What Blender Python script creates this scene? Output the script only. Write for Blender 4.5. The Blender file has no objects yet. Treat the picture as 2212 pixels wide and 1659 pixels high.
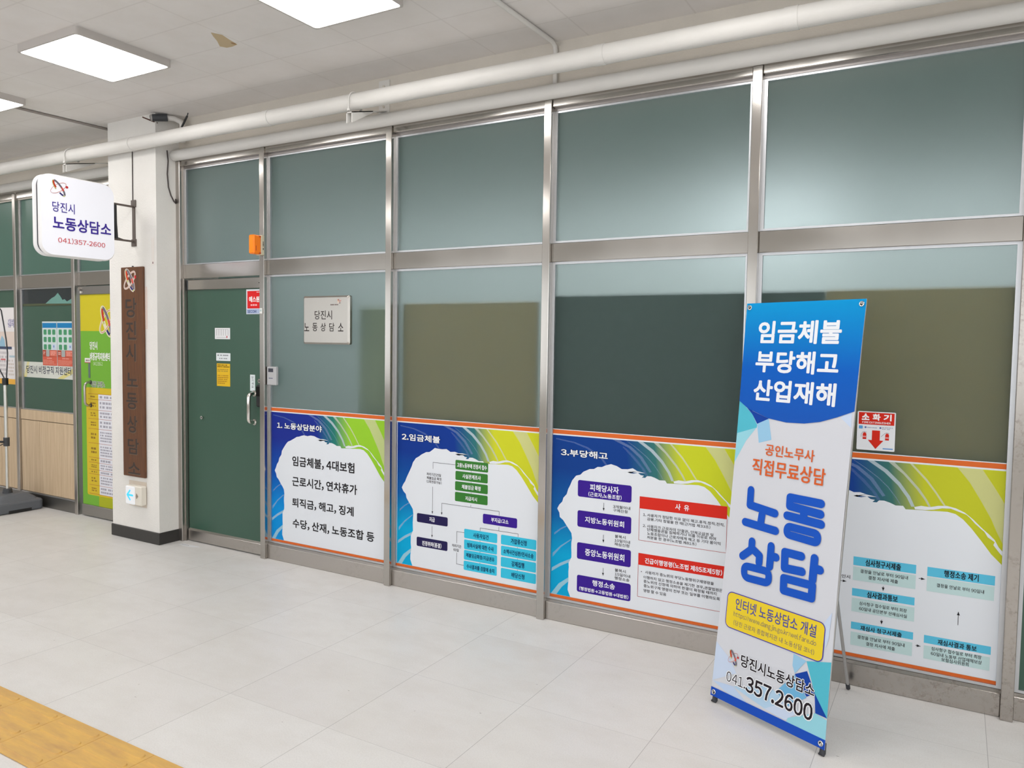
import bpy, math, random
from mathutils import Vector, Matrix, noise

# ------------------------------------------------------------------ camera, world, exposure
S = bpy.context.scene
COL = S.collection
R = math.radians
def make_camera():
    f_px, yaw, pitch, roll = 1655.872, R(-30.10506), R(-3.08111), R(0.81909)
    fw = Vector((math.sin(yaw)*math.cos(pitch), math.cos(yaw)*math.cos(pitch), math.sin(pitch)))
    r = Vector((math.cos(yaw), -math.sin(yaw), 0.0)); u = r.cross(fw)
    r2 = r*math.cos(roll) + u*math.sin(roll); u2 = u*math.cos(roll) - r*math.sin(roll)
    cd = bpy.data.cameras.new('camera'); cd.sensor_width = 36.0; cd.sensor_fit = 'HORIZONTAL'
    cd.lens = f_px/2212*36.0; cd.clip_start = 0.05
    c = bpy.data.objects.new('camera', cd); COL.objects.link(c)
    m = Matrix((r2, u2, -fw)).transposed().to_4x4()
    m.translation = (5.36661, -3.93761, 1.62925)
    c.matrix_world = m
    S.camera = c
make_camera()
wd = bpy.data.worlds.new('world'); S.world = wd; wd.use_nodes = True
wd.node_tree.nodes['Background'].inputs[0].default_value = (0.80, 0.86, 1.0, 1)
wd.node_tree.nodes['Background'].inputs[1].default_value = 0.10
S.view_settings.view_transform = 'Standard'; S.view_settings.look = 'None'
S.view_settings.gamma = 1.0; S.view_settings.use_curve_mapping = False
S.view_settings.exposure = 0.49
S.cycles.use_denoising = True
S.cycles.max_bounces = 8; S.cycles.diffuse_bounces = 4; S.cycles.glossy_bounces = 4; S.cycles.adaptive_threshold = 0.02; S.cycles.sample_clamp_indirect = 6.0
LAMP = 10.0            # emission of the corridor ceiling panels
OFFICE = 4.2         # emission of the light panels added in the office
DAY = 1.5             # emission of the added, unseen daylight windows
random.seed(7)

# ------------------------------------------------------------------ materials
def lin(c):
    c /= 255.0
    return c/12.92 if c <= 0.04045 else ((c+0.055)/1.055)**2.4
def rgb(r, g, b): return (lin(r), lin(g), lin(b), 1.0)
MATS = {}
def mat(name, col, rough=0.5, metal=0.0, **kw):
    if name in MATS: return MATS[name]
    m = bpy.data.materials.new(name); m.use_nodes = True
    b = m.node_tree.nodes['Principled BSDF']
    b.inputs['Base Color'].default_value = col if len(col) == 4 else (*col, 1)
    b.inputs['Roughness'].default_value = rough; b.inputs['Metallic'].default_value = metal
    for k, v in kw.items(): b.inputs[k.replace('_', ' ')].default_value = v
    MATS[name] = m; return m
def N(m, typ, **kw):
    n = m.node_tree.nodes.new(typ)
    for k, v in kw.items(): setattr(n, k, v)
    return n
def LK(m, a, b): m.node_tree.links.new(a, b)
def BS(m): return m.node_tree.nodes['Principled BSDF']
def obj_coord(m, scale=(1, 1, 1)):
    t = N(m, 'ShaderNodeTexCoord'); mp = N(m, 'ShaderNodeMapping'); mp.inputs['Scale'].default_value = scale
    LK(m, t.outputs['Object'], mp.inputs['Vector']); return mp.outputs['Vector']
def noise_tex(m, vec, scale, detail=4, rough=0.55):
    n = N(m, 'ShaderNodeTexNoise'); n.inputs['Scale'].default_value = scale
    n.inputs['Detail'].default_value = detail; n.inputs['Roughness'].default_value = rough
    LK(m, vec, n.inputs['Vector']); return n.outputs['Fac']
def ramp(m, fac, stops):
    r = N(m, 'ShaderNodeValToRGB'); e = r.color_ramp.elements
    while len(e) < len(stops): e.new(0.5)
    for el, (p, c) in zip(e, stops): el.position = p; el.color = c
    LK(m, fac, r.inputs['Fac']); return r.outputs['Color']
def mixc(m, fac, a, b, blend='MIX'):
    x = N(m, 'ShaderNodeMix', data_type='RGBA', blend_type=blend)
    for s, v in ((x.inputs[0], fac), (x.inputs[6], a), (x.inputs[7], b)):
        if isinstance(v, (int, float)): s.default_value = v
        elif isinstance(v, tuple): s.default_value = v
        else: LK(m, v, s)
    return x.outputs[2]
def math_n(m, op, a, b=None):
    x = N(m, 'ShaderNodeMath', operation=op)
    for i, v in enumerate((a, b)):
        if v is None: continue
        if isinstance(v, (int, float)): x.inputs[i].default_value = v
        else: LK(m, v, x.inputs[i])
    return x.outputs[0]
def bump(m, h, strength, dist=0.01):
    b = N(m, 'ShaderNodeBump'); b.inputs['Strength'].default_value = strength; b.inputs['Distance'].default_value = dist
    LK(m, h, b.inputs['Height']); LK(m, b.outputs['Normal'], BS(m).inputs['Normal'])
def P(r, g, b, rough=0.42):
    return mat('print_%d_%d_%d' % (r, g, b), rgb(r, g, b), rough, Specular_IOR_Level=0.12)

def steel_mat(name, col, rough, rust=0.0):
    m = mat(name, col, rough, 1.0)
    v2 = obj_coord(m); big = noise_tex(m, v2, 1.3, 3)
    LK(m, ramp(m, big, [(0.3, (rough-0.03,)*3+(1,)), (0.7, (rough+0.05,)*3+(1,))]), BS(m).inputs['Roughness'])
    if rust:
        spot = noise_tex(m, obj_coord(m), 38, 6, 0.7); patch = noise_tex(m, obj_coord(m), 5.5, 3)
        f = math_n(m, 'MULTIPLY', ramp(m, spot, [(0.50, (0, 0, 0, 1)), (0.66, (1, 1, 1, 1))]), ramp(m, patch, [(0.45, (0, 0, 0, 1)), (0.62, (1, 1, 1, 1))]))
        f = math_n(m, 'MULTIPLY', f, rust)
        LK(m, mixc(m, f, col, rgb(92, 66, 48)), BS(m).inputs['Base Color'])
        LK(m, math_n(m, 'SUBTRACT', 1.0, f), BS(m).inputs['Metallic'])
    return m
M_STEEL = steel_mat('brushed_steel', (0.48, 0.455, 0.425, 1), 0.15)
M_STEEL_R = steel_mat('stained_steel', (0.43, 0.40, 0.37, 1), 0.22, 0.45)
M_STEEL_S = steel_mat('scuffed_steel', (0.49, 0.46, 0.43, 1), 0.30, 0.12)
M_BEAD = mat('glazing_bead_aluminium', (0.55, 0.56, 0.58, 1), 0.35, 0.9)
M_CHROME = mat('chrome', (0.75, 0.73, 0.70, 1), 0.08, 1.0)
M_WHITE_P = mat('white_paint', rgb(222, 218, 213), 0.45)
M_BLACK = mat('black_plastic', rgb(22, 22, 24), 0.3)
M_DGREY = mat('dark_grey_plastic', rgb(62, 64, 68), 0.55)
M_RUBBER = mat('dark_rubber', rgb(52, 54, 60), 0.6)

def plaster(name, col, bumpy=0.25):
    m = mat(name, col, 0.75)
    v = obj_coord(m)
    n = noise_tex(m, v, 2.2, 5, 0.6)
    c2 = tuple(x*0.90 for x in col[:3])+(1,)
    LK(m, ramp(m, n, [(0.3, col), (0.75, c2)]), BS(m).inputs['Base Color'])
    bump(m, noise_tex(m, v, 90, 3, 0.6), bumpy, 0.004)
    return m
M_COLUMN = plaster('column_plaster', rgb(232, 229, 224), 0.6)
M_BEAM = plaster('beam_paint', rgb(218, 211, 200), 0.3)
M_WALL = plaster('wall_plaster', rgb(214, 211, 205), 0.3)
M_PIPE = plaster('pipe_paint', rgb(226, 223, 218), 0.15)
BS(M_PIPE).inputs['Roughness'].default_value = 0.5

def floor_mat():
    m = mat('vinyl_floor_tile', rgb(214, 211, 208), 0.36)
    t = N(m, 'ShaderNodeTexCoord'); s = N(m, 'ShaderNodeSeparateXYZ'); LK(m, t.outputs['Object'], s.inputs[0])
    def seam(o, start, pitch):
        q = math_n(m, 'DIVIDE', math_n(m, 'SUBTRACT', o, start), pitch)
        fr = math_n(m, 'FRACT', q); d = math_n(m, 'ABSOLUTE', math_n(m, 'SUBTRACT', fr, 0.5))
        return math_n(m, 'GREATER_THAN', d, 0.5-0.0011/pitch), math_n(m, 'FLOOR', q)
    gx, ix = seam(s.outputs['X'], 1.935, 0.600)
    gy, iy = seam(s.outputs['Y'], -0.985, 0.612)
    cb = N(m, 'ShaderNodeCombineXYZ'); LK(m, ix, cb.inputs[0]); LK(m, iy, cb.inputs[1])
    wn = N(m, 'ShaderNodeTexWhiteNoise', noise_dimensions='3D'); LK(m, cb.outputs[0], wn.inputs['Vector'])
    base = ramp(m, wn.outputs['Value'], [(0, rgb(216, 213, 211)), (1, rgb(222, 220, 218))])
    st = noise_tex(m, obj_coord(m, (1.0, 1.7, 1)), 3.2, 6, 0.65)
    base = mixc(m, ramp(m, st, [(0.42, (0, 0, 0, 1)), (0.75, (0.35, 0.35, 0.35, 1))]), base, rgb(196, 190, 183))
    fine = noise_tex(m, obj_coord(m), 160, 2, 0.5)
    base = mixc(m, ramp(m, fine, [(0.4, (0, 0, 0, 1)), (0.7, (0.25, 0.25, 0.25, 1))]), base, rgb(190, 186, 182))
    sp = noise_tex(m, obj_coord(m, (1, 2.2, 1)), 27, 2, 0.4)
    base = mixc(m, ramp(m, sp, [(0.775, (0, 0, 0, 1)), (0.80, (0.6, 0.6, 0.6, 1))]), base, rgb(120, 112, 104))
    g1 = math_n(m, 'MULTIPLY', gx, 0.62); g2 = math_n(m, 'MULTIPLY', gy, 0.30)
    base = mixc(m, math_n(m, 'MAXIMUM', g1, g2), base, rgb(110, 106, 103))
    LK(m, base, BS(m).inputs['Base Color'])
    LK(m, ramp(m, st, [(0.3, (0.30,)*3+(1,)), (0.8, (0.5,)*3+(1,))]), BS(m).inputs['Roughness'])
    return m
M_FLOOR = floor_mat()

def ceil_mat():
    m = mat('ceiling_board', rgb(226, 221, 215), 0.85)
    t = N(m, 'ShaderNodeTexCoord'); s = N(m, 'ShaderNodeSeparateXYZ'); LK(m, t.outputs['Object'], s.inputs[0])
    def seam(o, start, pitch):
        fr = math_n(m, 'FRACT', math_n(m, 'DIVIDE', math_n(m, 'SUBTRACT', o, start), pitch))
        return math_n(m, 'GREATER_THAN', math_n(m, 'ABSOLUTE', math_n(m, 'SUBTRACT', fr, 0.5)), 0.5-0.0045/pitch)
    g = math_n(m, 'MAXIMUM', seam(s.outputs['X'], 0.51, 0.6033), seam(s.outputs['Y'], -0.83, 0.30))
    n = noise_tex(m, obj_coord(m), 3, 5, 0.6)
    base = ramp(m, n, [(0.3, rgb(232, 228, 225)), (0.75, rgb(224, 219, 214))])
    LK(m, mixc(m, math_n(m, 'MULTIPLY', g, 0.16), base, rgb(165, 157, 148)), BS(m).inputs['Base Color'])
    return m
M_CEIL = ceil_mat()

def glass_mat():
    m = mat('frosted_glass', (0.84, 0.93, 0.945, 1), 0.54, 0, Transmission_Weight=1.0, IOR=1.36)
    d = N(m, 'ShaderNodeBsdfDiffuse'); d.inputs['Color'].default_value = rgb(84, 116, 108)
    mx = N(m, 'ShaderNodeMixShader'); mx.inputs[0].default_value = 0.14
    out = m.node_tree.nodes['Material Output']
    LK(m, BS(m).outputs[0], mx.inputs[1]); LK(m, d.outputs[0], mx.inputs[2]); LK(m, mx.outputs[0], out.inputs['Surface'])
    return m
M_GLASS = glass_mat()
M_FILM = mat('green_film_glass', rgb(55, 87, 72), 0.30)
M_FILM2 = mat('green_film_glass_upper', rgb(70, 104, 92), 0.32)
M_DARKGLASS = mat('dark_window_gap', rgb(30, 40, 44), 0.12)

def wood_panel():
    m = mat('pale_wood_panel', rgb(205, 181, 150), 0.5)
    n = noise_tex(m, obj_coord(m, (14, 14, 0.8)), 3, 5, 0.6)
    LK(m, ramp(m, n, [(0.3, rgb(212, 189, 158)), (0.7, rgb(190, 164, 132))]), BS(m).inputs['Base Color'])
    return m
M_WOODP = wood_panel()
def dark_wood():
    m = mat('dark_varnished_wood', rgb(112, 68, 38), 0.38)
    n = noise_tex(m, obj_coord(m, (22, 1.2, 1)), 3.0, 6, 0.65)
    LK(m, ramp(m, n, [(0.25, rgb(112, 68, 34)), (0.5, rgb(94, 56, 28)), (0.8, rgb(70, 40, 22))]), BS(m).inputs['Base Color'])
    bump(m, n, 0.15, 0.003)
    return m
M_WOOD = dark_wood()
def tactile_mat():
    m = mat('yellow_tactile_vinyl', rgb(226, 176, 84), 0.5)
    n = noise_tex(m, obj_coord(m, (1, 5, 1)), 4, 5, 0.65)
    LK(m, ramp(m, n, [(0.35, rgb(216, 172, 88)), (0.7, rgb(192, 150, 90))]), BS(m).inputs['Base Color'])
    return m
M_TACT = tactile_mat()
def emit(name, col, st):
    m = mat(name, (0.8, 0.8, 0.8, 1), 0.5)
    BS(m).inputs['Emission Color'].default_value = col; BS(m).inputs['Emission Strength'].default_value = st
    return m
M_LAMP = emit('led_diffuser', (1.0, 0.98, 0.96, 1), LAMP)
M_OFFL = emit('added_office_diffuser', (0.93, 0.98, 1.0, 1), OFFICE)
M_LAMPF = mat('lamp_frame', rgb(196, 190, 185), 0.5)
M_DAY = emit('added_daylight_glass', (0.90, 0.95, 1.0, 1), DAY)

# ------------------------------------------------------------------ mesh builder
class MB:
    def __init__(s): s.v = []; s.f = []; s.m = []; s.ms = []; s.sm = []; s.zk = 0.0
    def mi(s, m):
        if m not in s.ms: s.ms.append(m)
        return s.ms.index(m)
    def add(s, vs, fs, m, smooth=False):
        o = len(s.v); k = s.mi(m); s.v += [tuple(v) for v in vs]
        for f in fs: s.f.append([i+o for i in f]); s.m.append(k); s.sm.append(smooth)
    def box(s, a, b, m, bev=0.0):
        x0, y0, z0 = a; x1, y1, z1 = b
        if bev <= 0:
            v = [(x, y, z) for z in (z0, z1) for y in (y0, y1) for x in (x0, x1)]
            s.add(v, [(0, 2, 3, 1), (4, 5, 7, 6), (0, 1, 5, 4), (2, 6, 7, 3), (0, 4, 6, 2), (1, 3, 7, 5)], m); return
        e = bev; A = []
        # bevelled box: 24 points
        for sx, X in ((-1, x0), (1, x1)):
            for sy, Y in ((-1, y0), (1, y1)):
                for sz, Z in ((-1, z0), (1, z1)):
                    A += [(X, Y-sy*e, Z-sz*e), (X-sx*e, Y, Z-sz*e), (X-sx*e, Y-sy*e, Z)]
        idx = lambda i, j, k, c: ((i*2+j)*2+k)*3+c
        F = []
        for i in (0, 1): F.append([idx(i, 0, 0, 0), idx(i, 1, 0, 0), idx(i, 1, 1, 0), idx(i, 0, 1, 0)])
        for j in (0, 1): F.append([idx(0, j, 0, 1), idx(1, j, 0, 1), idx(1, j, 1, 1), idx(0, j, 1, 1)])
        for k in (0, 1): F.append([idx(0, 0, k, 2), idx(1, 0, k, 2), idx(1, 1, k, 2), idx(0, 1, k, 2)])
        for i in (0, 1):
            for j in (0, 1): F.append([idx(i, j, 0, 0), idx(i, j, 1, 0), idx(i, j, 1, 1), idx(i, j, 0, 1)])
            for k in (0, 1): F.append([idx(i, 0, k, 0), idx(i, 1, k, 0), idx(i, 1, k, 2), idx(i, 0, k, 2)])
        for j in (0, 1):
            for k in (0, 1): F.append([idx(0, j, k, 1), idx(1, j, k, 1), idx(1, j, k, 2), idx(0, j, k, 2)])
        for i in (0, 1):
            for j in (0, 1):
                for k in (0, 1): F.append([idx(i, j, k, c) for c in (0, 1, 2)])
        s.add(A, F, m)
    def tube(s, pts, r, m, n=12, caps=True):
        pts = [Vector(p) for p in pts]; rs = r if isinstance(r, (list, tuple)) else [r]*len(pts)
        rings = []; up = None
        for i, p in enumerate(pts):
            t = (pts[min(i+1, len(pts)-1)]-pts[max(i-1, 0)]).normalized()
            if up is None:
                up = Vector((0, 0, 1)) if abs(t.z) < 0.9 else Vector((1, 0, 0))
            a = (up - t*up.dot(t)).normalized(); b = t.cross(a); up = a
            rings.append([p+(a*math.cos(2*math.pi*k/n)+b*math.sin(2*math.pi*k/n))*rs[i] for k in range(n)])
        v = [q for g in rings for q in g]; F = []
        for i in range(len(rings)-1):
            for k in range(n): F.append((i*n+k, i*n+(k+1) % n, (i+1)*n+(k+1) % n, (i+1)*n+k))
        s.add(v, F, m, True)
        if caps:
            s.add(rings[0], [tuple(range(n))[::-1]], m); s.add(rings[-1], [tuple(range(n))], m)
    def prism(s, pts, d0, d1, m, axis='d'):
        """outline pts (u,v) given thickness from d0 to d1 along the third local axis"""
        n = len(pts); v = [(p[0], p[1], d0) for p in pts]+[(p[0], p[1], d1) for p in pts]
        F = [tuple(range(n))[::-1], tuple(range(n, 2*n))]+[(i, (i+1) % n, n+(i+1) % n, n+i) for i in range(n)]
        s.add(v, F, m)
    def poly(s, pts, d, m):
        a = sum(pts[i][0]*pts[(i+1) % len(pts)][1]-pts[(i+1) % len(pts)][0]*pts[i][1] for i in range(len(pts)))
        if a < 0: pts = pts[::-1]
        s.add([(p[0], p[1], d) for p in pts], [tuple(range(len(pts)))], m)
    def rect(s, u0, v0, u1, v1, d, m, r=0.0):
        s.poly(rrect(u0, v0, u1, v1, r), d, m)
    def stroke(s, pts, w, d, m, closed=False, cap=8):
        pts = [Vector((p[0], p[1])) for p in pts]
        if closed: pts = pts+[pts[0]]
        for a, b in zip(pts, pts[1:]):
            t = (b-a).normalized() if (b-a).length > 1e-9 else Vector((1, 0)); ang = math.atan2(t.y, t.x)
            s.zk += 0.000012; e = d+s.zk
            if cap == 0:
                n = Vector((-t.y, t.x))*w; s.poly([a-n, b-n, b+n, a+n], e, m); continue
            q = [b+Vector((math.cos(ang-math.pi/2+math.pi*k/cap), math.sin(ang-math.pi/2+math.pi*k/cap)))*w for k in range(cap+1)]
            q += [a+Vector((math.cos(ang+math.pi/2+math.pi*k/cap), math.sin(ang+math.pi/2+math.pi*k/cap)))*w for k in range(cap+1)]
            s.poly(q, e, m)
    def ribbon(s, pts, w, d, m):
        """an even band along a smooth line, mitred at its points"""
        pts = [Vector((p[0], p[1])) for p in pts]; n = len(pts); A = []; B_ = []
        for i in range(n):
            t = (pts[min(i+1, n-1)]-pts[max(i-1, 0)]).normalized(); q = Vector((-t.y, t.x))*w
            A.append((*(pts[i]+q), d)); B_.append((*(pts[i]-q), d))
        s.add(A+B_, [(i, n+i, n+i+1, i+1) for i in range(n-1)], m)
    def text(s, st, u0, v0, u1, v1, d, m, bold=0.0, halo=None, halo_bold=0.05):
        """set a line of lettering so that its ink fills the given rectangle"""
        V, F = glyphs(st)
        xs = [p[0] for p in V]; ys = [p[1] for p in V]
        a, b, c, e = min(xs), max(xs), min(ys), max(ys)
        r = max(bold, 0)*(v1-v0)/(e-c)
        u0 += r; u1 -= r; v0 += r; v1 -= r
        kx = (u1-u0)/(b-a); ky = (v1-v0)/(e-c)
        tr = lambda p, x=0, y=0, z=0: (u0+(p[0]-a)*kx+x, v0+(p[1]-c)*ky+y, d-z)
        if halo is not None:
            h = halo_bold*ky
            for k in range(10):
                an = 2*math.pi*k/10; s.add([tr(p, h*math.cos(an), h*math.sin(an), .0003+.000012*k) for p in V], F, halo)
        if bold > 0:
            for k in range(8):
                an = 2*math.pi*(k+.5)/8; s.add([tr(p, r*math.cos(an), r*math.sin(an), .000012*(k+1)) for p in V], F, m)
        s.add([tr(p) for p in V], F, m)
    def dashes(s, u0, v0, u1, v1, d, m, rows, fill=0.8, rag=0.3, seed=1):
        """rows of small marks for print too fine to read"""
        rd = random.Random(seed); h = (v1-v0)/rows
        for i in range(rows):
            y = v1-(i+0.5)*h; x = u0; end = u1-(u1-u0)*rag*rd.random()
            while x < end:
                l = (0.5+rd.random()*0.6)*h
                s.rect(x, y-h*0.28, min(x+l, u1), y+h*0.28, d, m); x += l*(1.15+(0.6 if rd.random() < 0.2 else 0.1))
    def build(s, name, parent=None, loc=None, shade=None):
        me = bpy.data.meshes.new(name); L0 = Vector(loc) if loc is not None else Vector((0, 0, 0))
        me.from_pydata([tuple(Vector(v)-L0) for v in s.v], [], s.f)
        for m in s.ms: me.materials.append(m)
        me.polygons.foreach_set('material_index', s.m); me.polygons.foreach_set('use_smooth', s.sm); me.update()
        o = bpy.data.objects.new(name, me); COL.objects.link(o)
        if parent is not None: o.parent = parent
        else: o.location = L0
        return o
def rrect(u0, v0, u1, v1, r=0.0, n=6):
    if r <= 0: return [(u0, v0), (u1, v0), (u1, v1), (u0, v1)]
    out = []
    for cx, cy, a in ((u1-r, v0+r, -90), (u1-r, v1-r, 0), (u0+r, v1-r, 90), (u0+r, v0+r, 180)):
        out += [(cx+r*math.cos(R(a+90*k/n)), cy+r*math.sin(R(a+90*k/n))) for k in range(n+1)]
    return out
def ell(cx, cy, a, b, rot, t0=0, t1=360, n=28):
    c, s = math.cos(R(rot)), math.sin(R(rot)); o = []
    for k in range(n+1):
        t = R(t0+(t1-t0)*k/n); x, y = a*math.cos(t), b*math.sin(t); o.append((cx+x*c-y*s, cy+x*s+y*c))
    return o
GLY = {}
def glyph(ch):
    """one character's outline as (points, faces); latin signs are taken at full width so that all lettering shares one face"""
    if ch in GLY: return GLY[ch]
    cu = bpy.data.curves.new('t', 'FONT'); cu.body = chr(ord(ch)+0xFEE0) if 33 <= ord(ch) < 127 and ch not in '/-' else ch; cu.size = 1.0; cu.resolution_u = 3
    o = bpy.data.objects.new('t', cu); COL.objects.link(o)
    bpy.context.view_layer.update()
    me = bpy.data.meshes.new_from_object(o.evaluated_get(bpy.context.evaluated_depsgraph_get()))
    V = [(v.co.x, v.co.y) for v in me.vertices]; G = []
    for p in me.polygons:
        f = tuple(p.vertices)
        a = sum(V[f[i]][0]*V[f[(i+1) % len(f)]][1]-V[f[(i+1) % len(f)]][0]*V[f[i]][1] for i in range(len(f)))
        G.append(f if a >= 0 else f[::-1])
    bpy.data.objects.remove(o); bpy.data.curves.remove(cu); bpy.data.meshes.remove(me)
    GLY[ch] = (V, G); return GLY[ch]
def glyphs(st):
    V, F, x = [], [], 0.0
    for ch in st:
        if ch == ' ': x += 0.26; continue
        g, f = glyph(ch); o = len(V)
        if ord(ch) >= 0x1100: dx, adv = x, 0.93
        else:
            a, b = min(p[0] for p in g), max(p[0] for p in g); dx, adv = x+0.05-a, b-a+0.09
        V += [(p[0]+dx, p[1]) for p in g]; F += [tuple(i+o for i in q) for q in f]; x += adv
    return V, F

def tag(o, label=None, cat=None, group=None, kind=None):
    for k, v in (('label', label), ('category', cat), ('group', group), ('kind', kind)):
        if v: o[k] = v
    return o
def empty(name, loc, label=None, cat=None, group=None, kind=None):
    o = bpy.data.objects.new(name, None); COL.objects.link(o); o.location = loc; o.empty_display_size = 0.1
    return tag(o, label, cat, group, kind)
def framed(name, O, U, V, label, cat, group=None, kind=None):
    """an Empty whose local x,y lie in a printed face and whose local z points out of it"""
    U, V = Vector(U).normalized(), Vector(V).normalized(); Nn = U.cross(V)
    o = empty(name, (0, 0, 0), label, cat, group, kind)
    m = Matrix((U, V, Nn)).transposed().to_4x4(); m.translation = O; o.matrix_world = m; return o
def wallframe(name, x, y, z, label, cat, group=None, kind=None):
    return framed(name, (x, y, z), (1, 0, 0), (0, 0, 1), label, cat, group, kind)
def emblem(mb, cx, cz, w, h, d, halo=None, thin=(196, 120, 104)):
    """two crossing rings: a broad one leaning left in grey, red and navy, a fine one leaning right in coral"""
    k = min(w, h*0.86)*1.45
    sx = lambda pts: [(cx+p[0]*w, cz+p[1]*h) for p in pts]
    if halo:
        mb.ribbon(sx(ell(0, 0, 0.56, 0.22, 40)), 0.038*k, d, halo); mb.ribbon(sx(ell(0.02, 0.0, 0.56, 0.17, -58)), 0.068*k, d+0.0001, halo)
    mb.ribbon(sx(ell(0, 0, 0.54, 0.22, 42, 200, 420)), 0.012*k, d+0.0003, P(*thin))
    mb.ribbon(sx(ell(0, 0, 0.54, 0.22, 42, 60, 200)), 0.009*k, d+0.0002, P(*thin))
    mb.poly(sx(ell(0.47, 0.14, 0.075, 0.085, 0))[:-1], d+0.0006, P(192, 48, 52))
    mb.ribbon(sx(ell(0.02, 0.0, 0.55, 0.16, -58, 10, 168)), 0.048*k, d+0.0004, P(112, 106, 116))
    mb.ribbon(sx(ell(0.02, 0.0, 0.55, 0.16, -58, 60, 88)), 0.048*k, d+0.0005, P(206, 86, 74))
    mb.ribbon(sx(ell(0.02, 0.0, 0.55, 0.18, -58, 172, 270)), 0.030*k, d+0.00045, P(186, 190, 112))
    mb.ribbon(sx(ell(0.05, 0.0, 0.53, 0.155, -58, 186, 258)), 0.045*k, d+0.0005, P(196, 62, 44))
    mb.ribbon(sx(ell(0.03, 0.0, 0.54, 0.15, -58, 300, 345)), 0.040*k, d+0.0005, P(52, 48, 108))
    mb.ribbon(sx(ell(0.02, 0.0, 0.58, 0.17, -58, 338, 372)), 0.022*k, d+0.00055, P(196, 200, 120))

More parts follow.
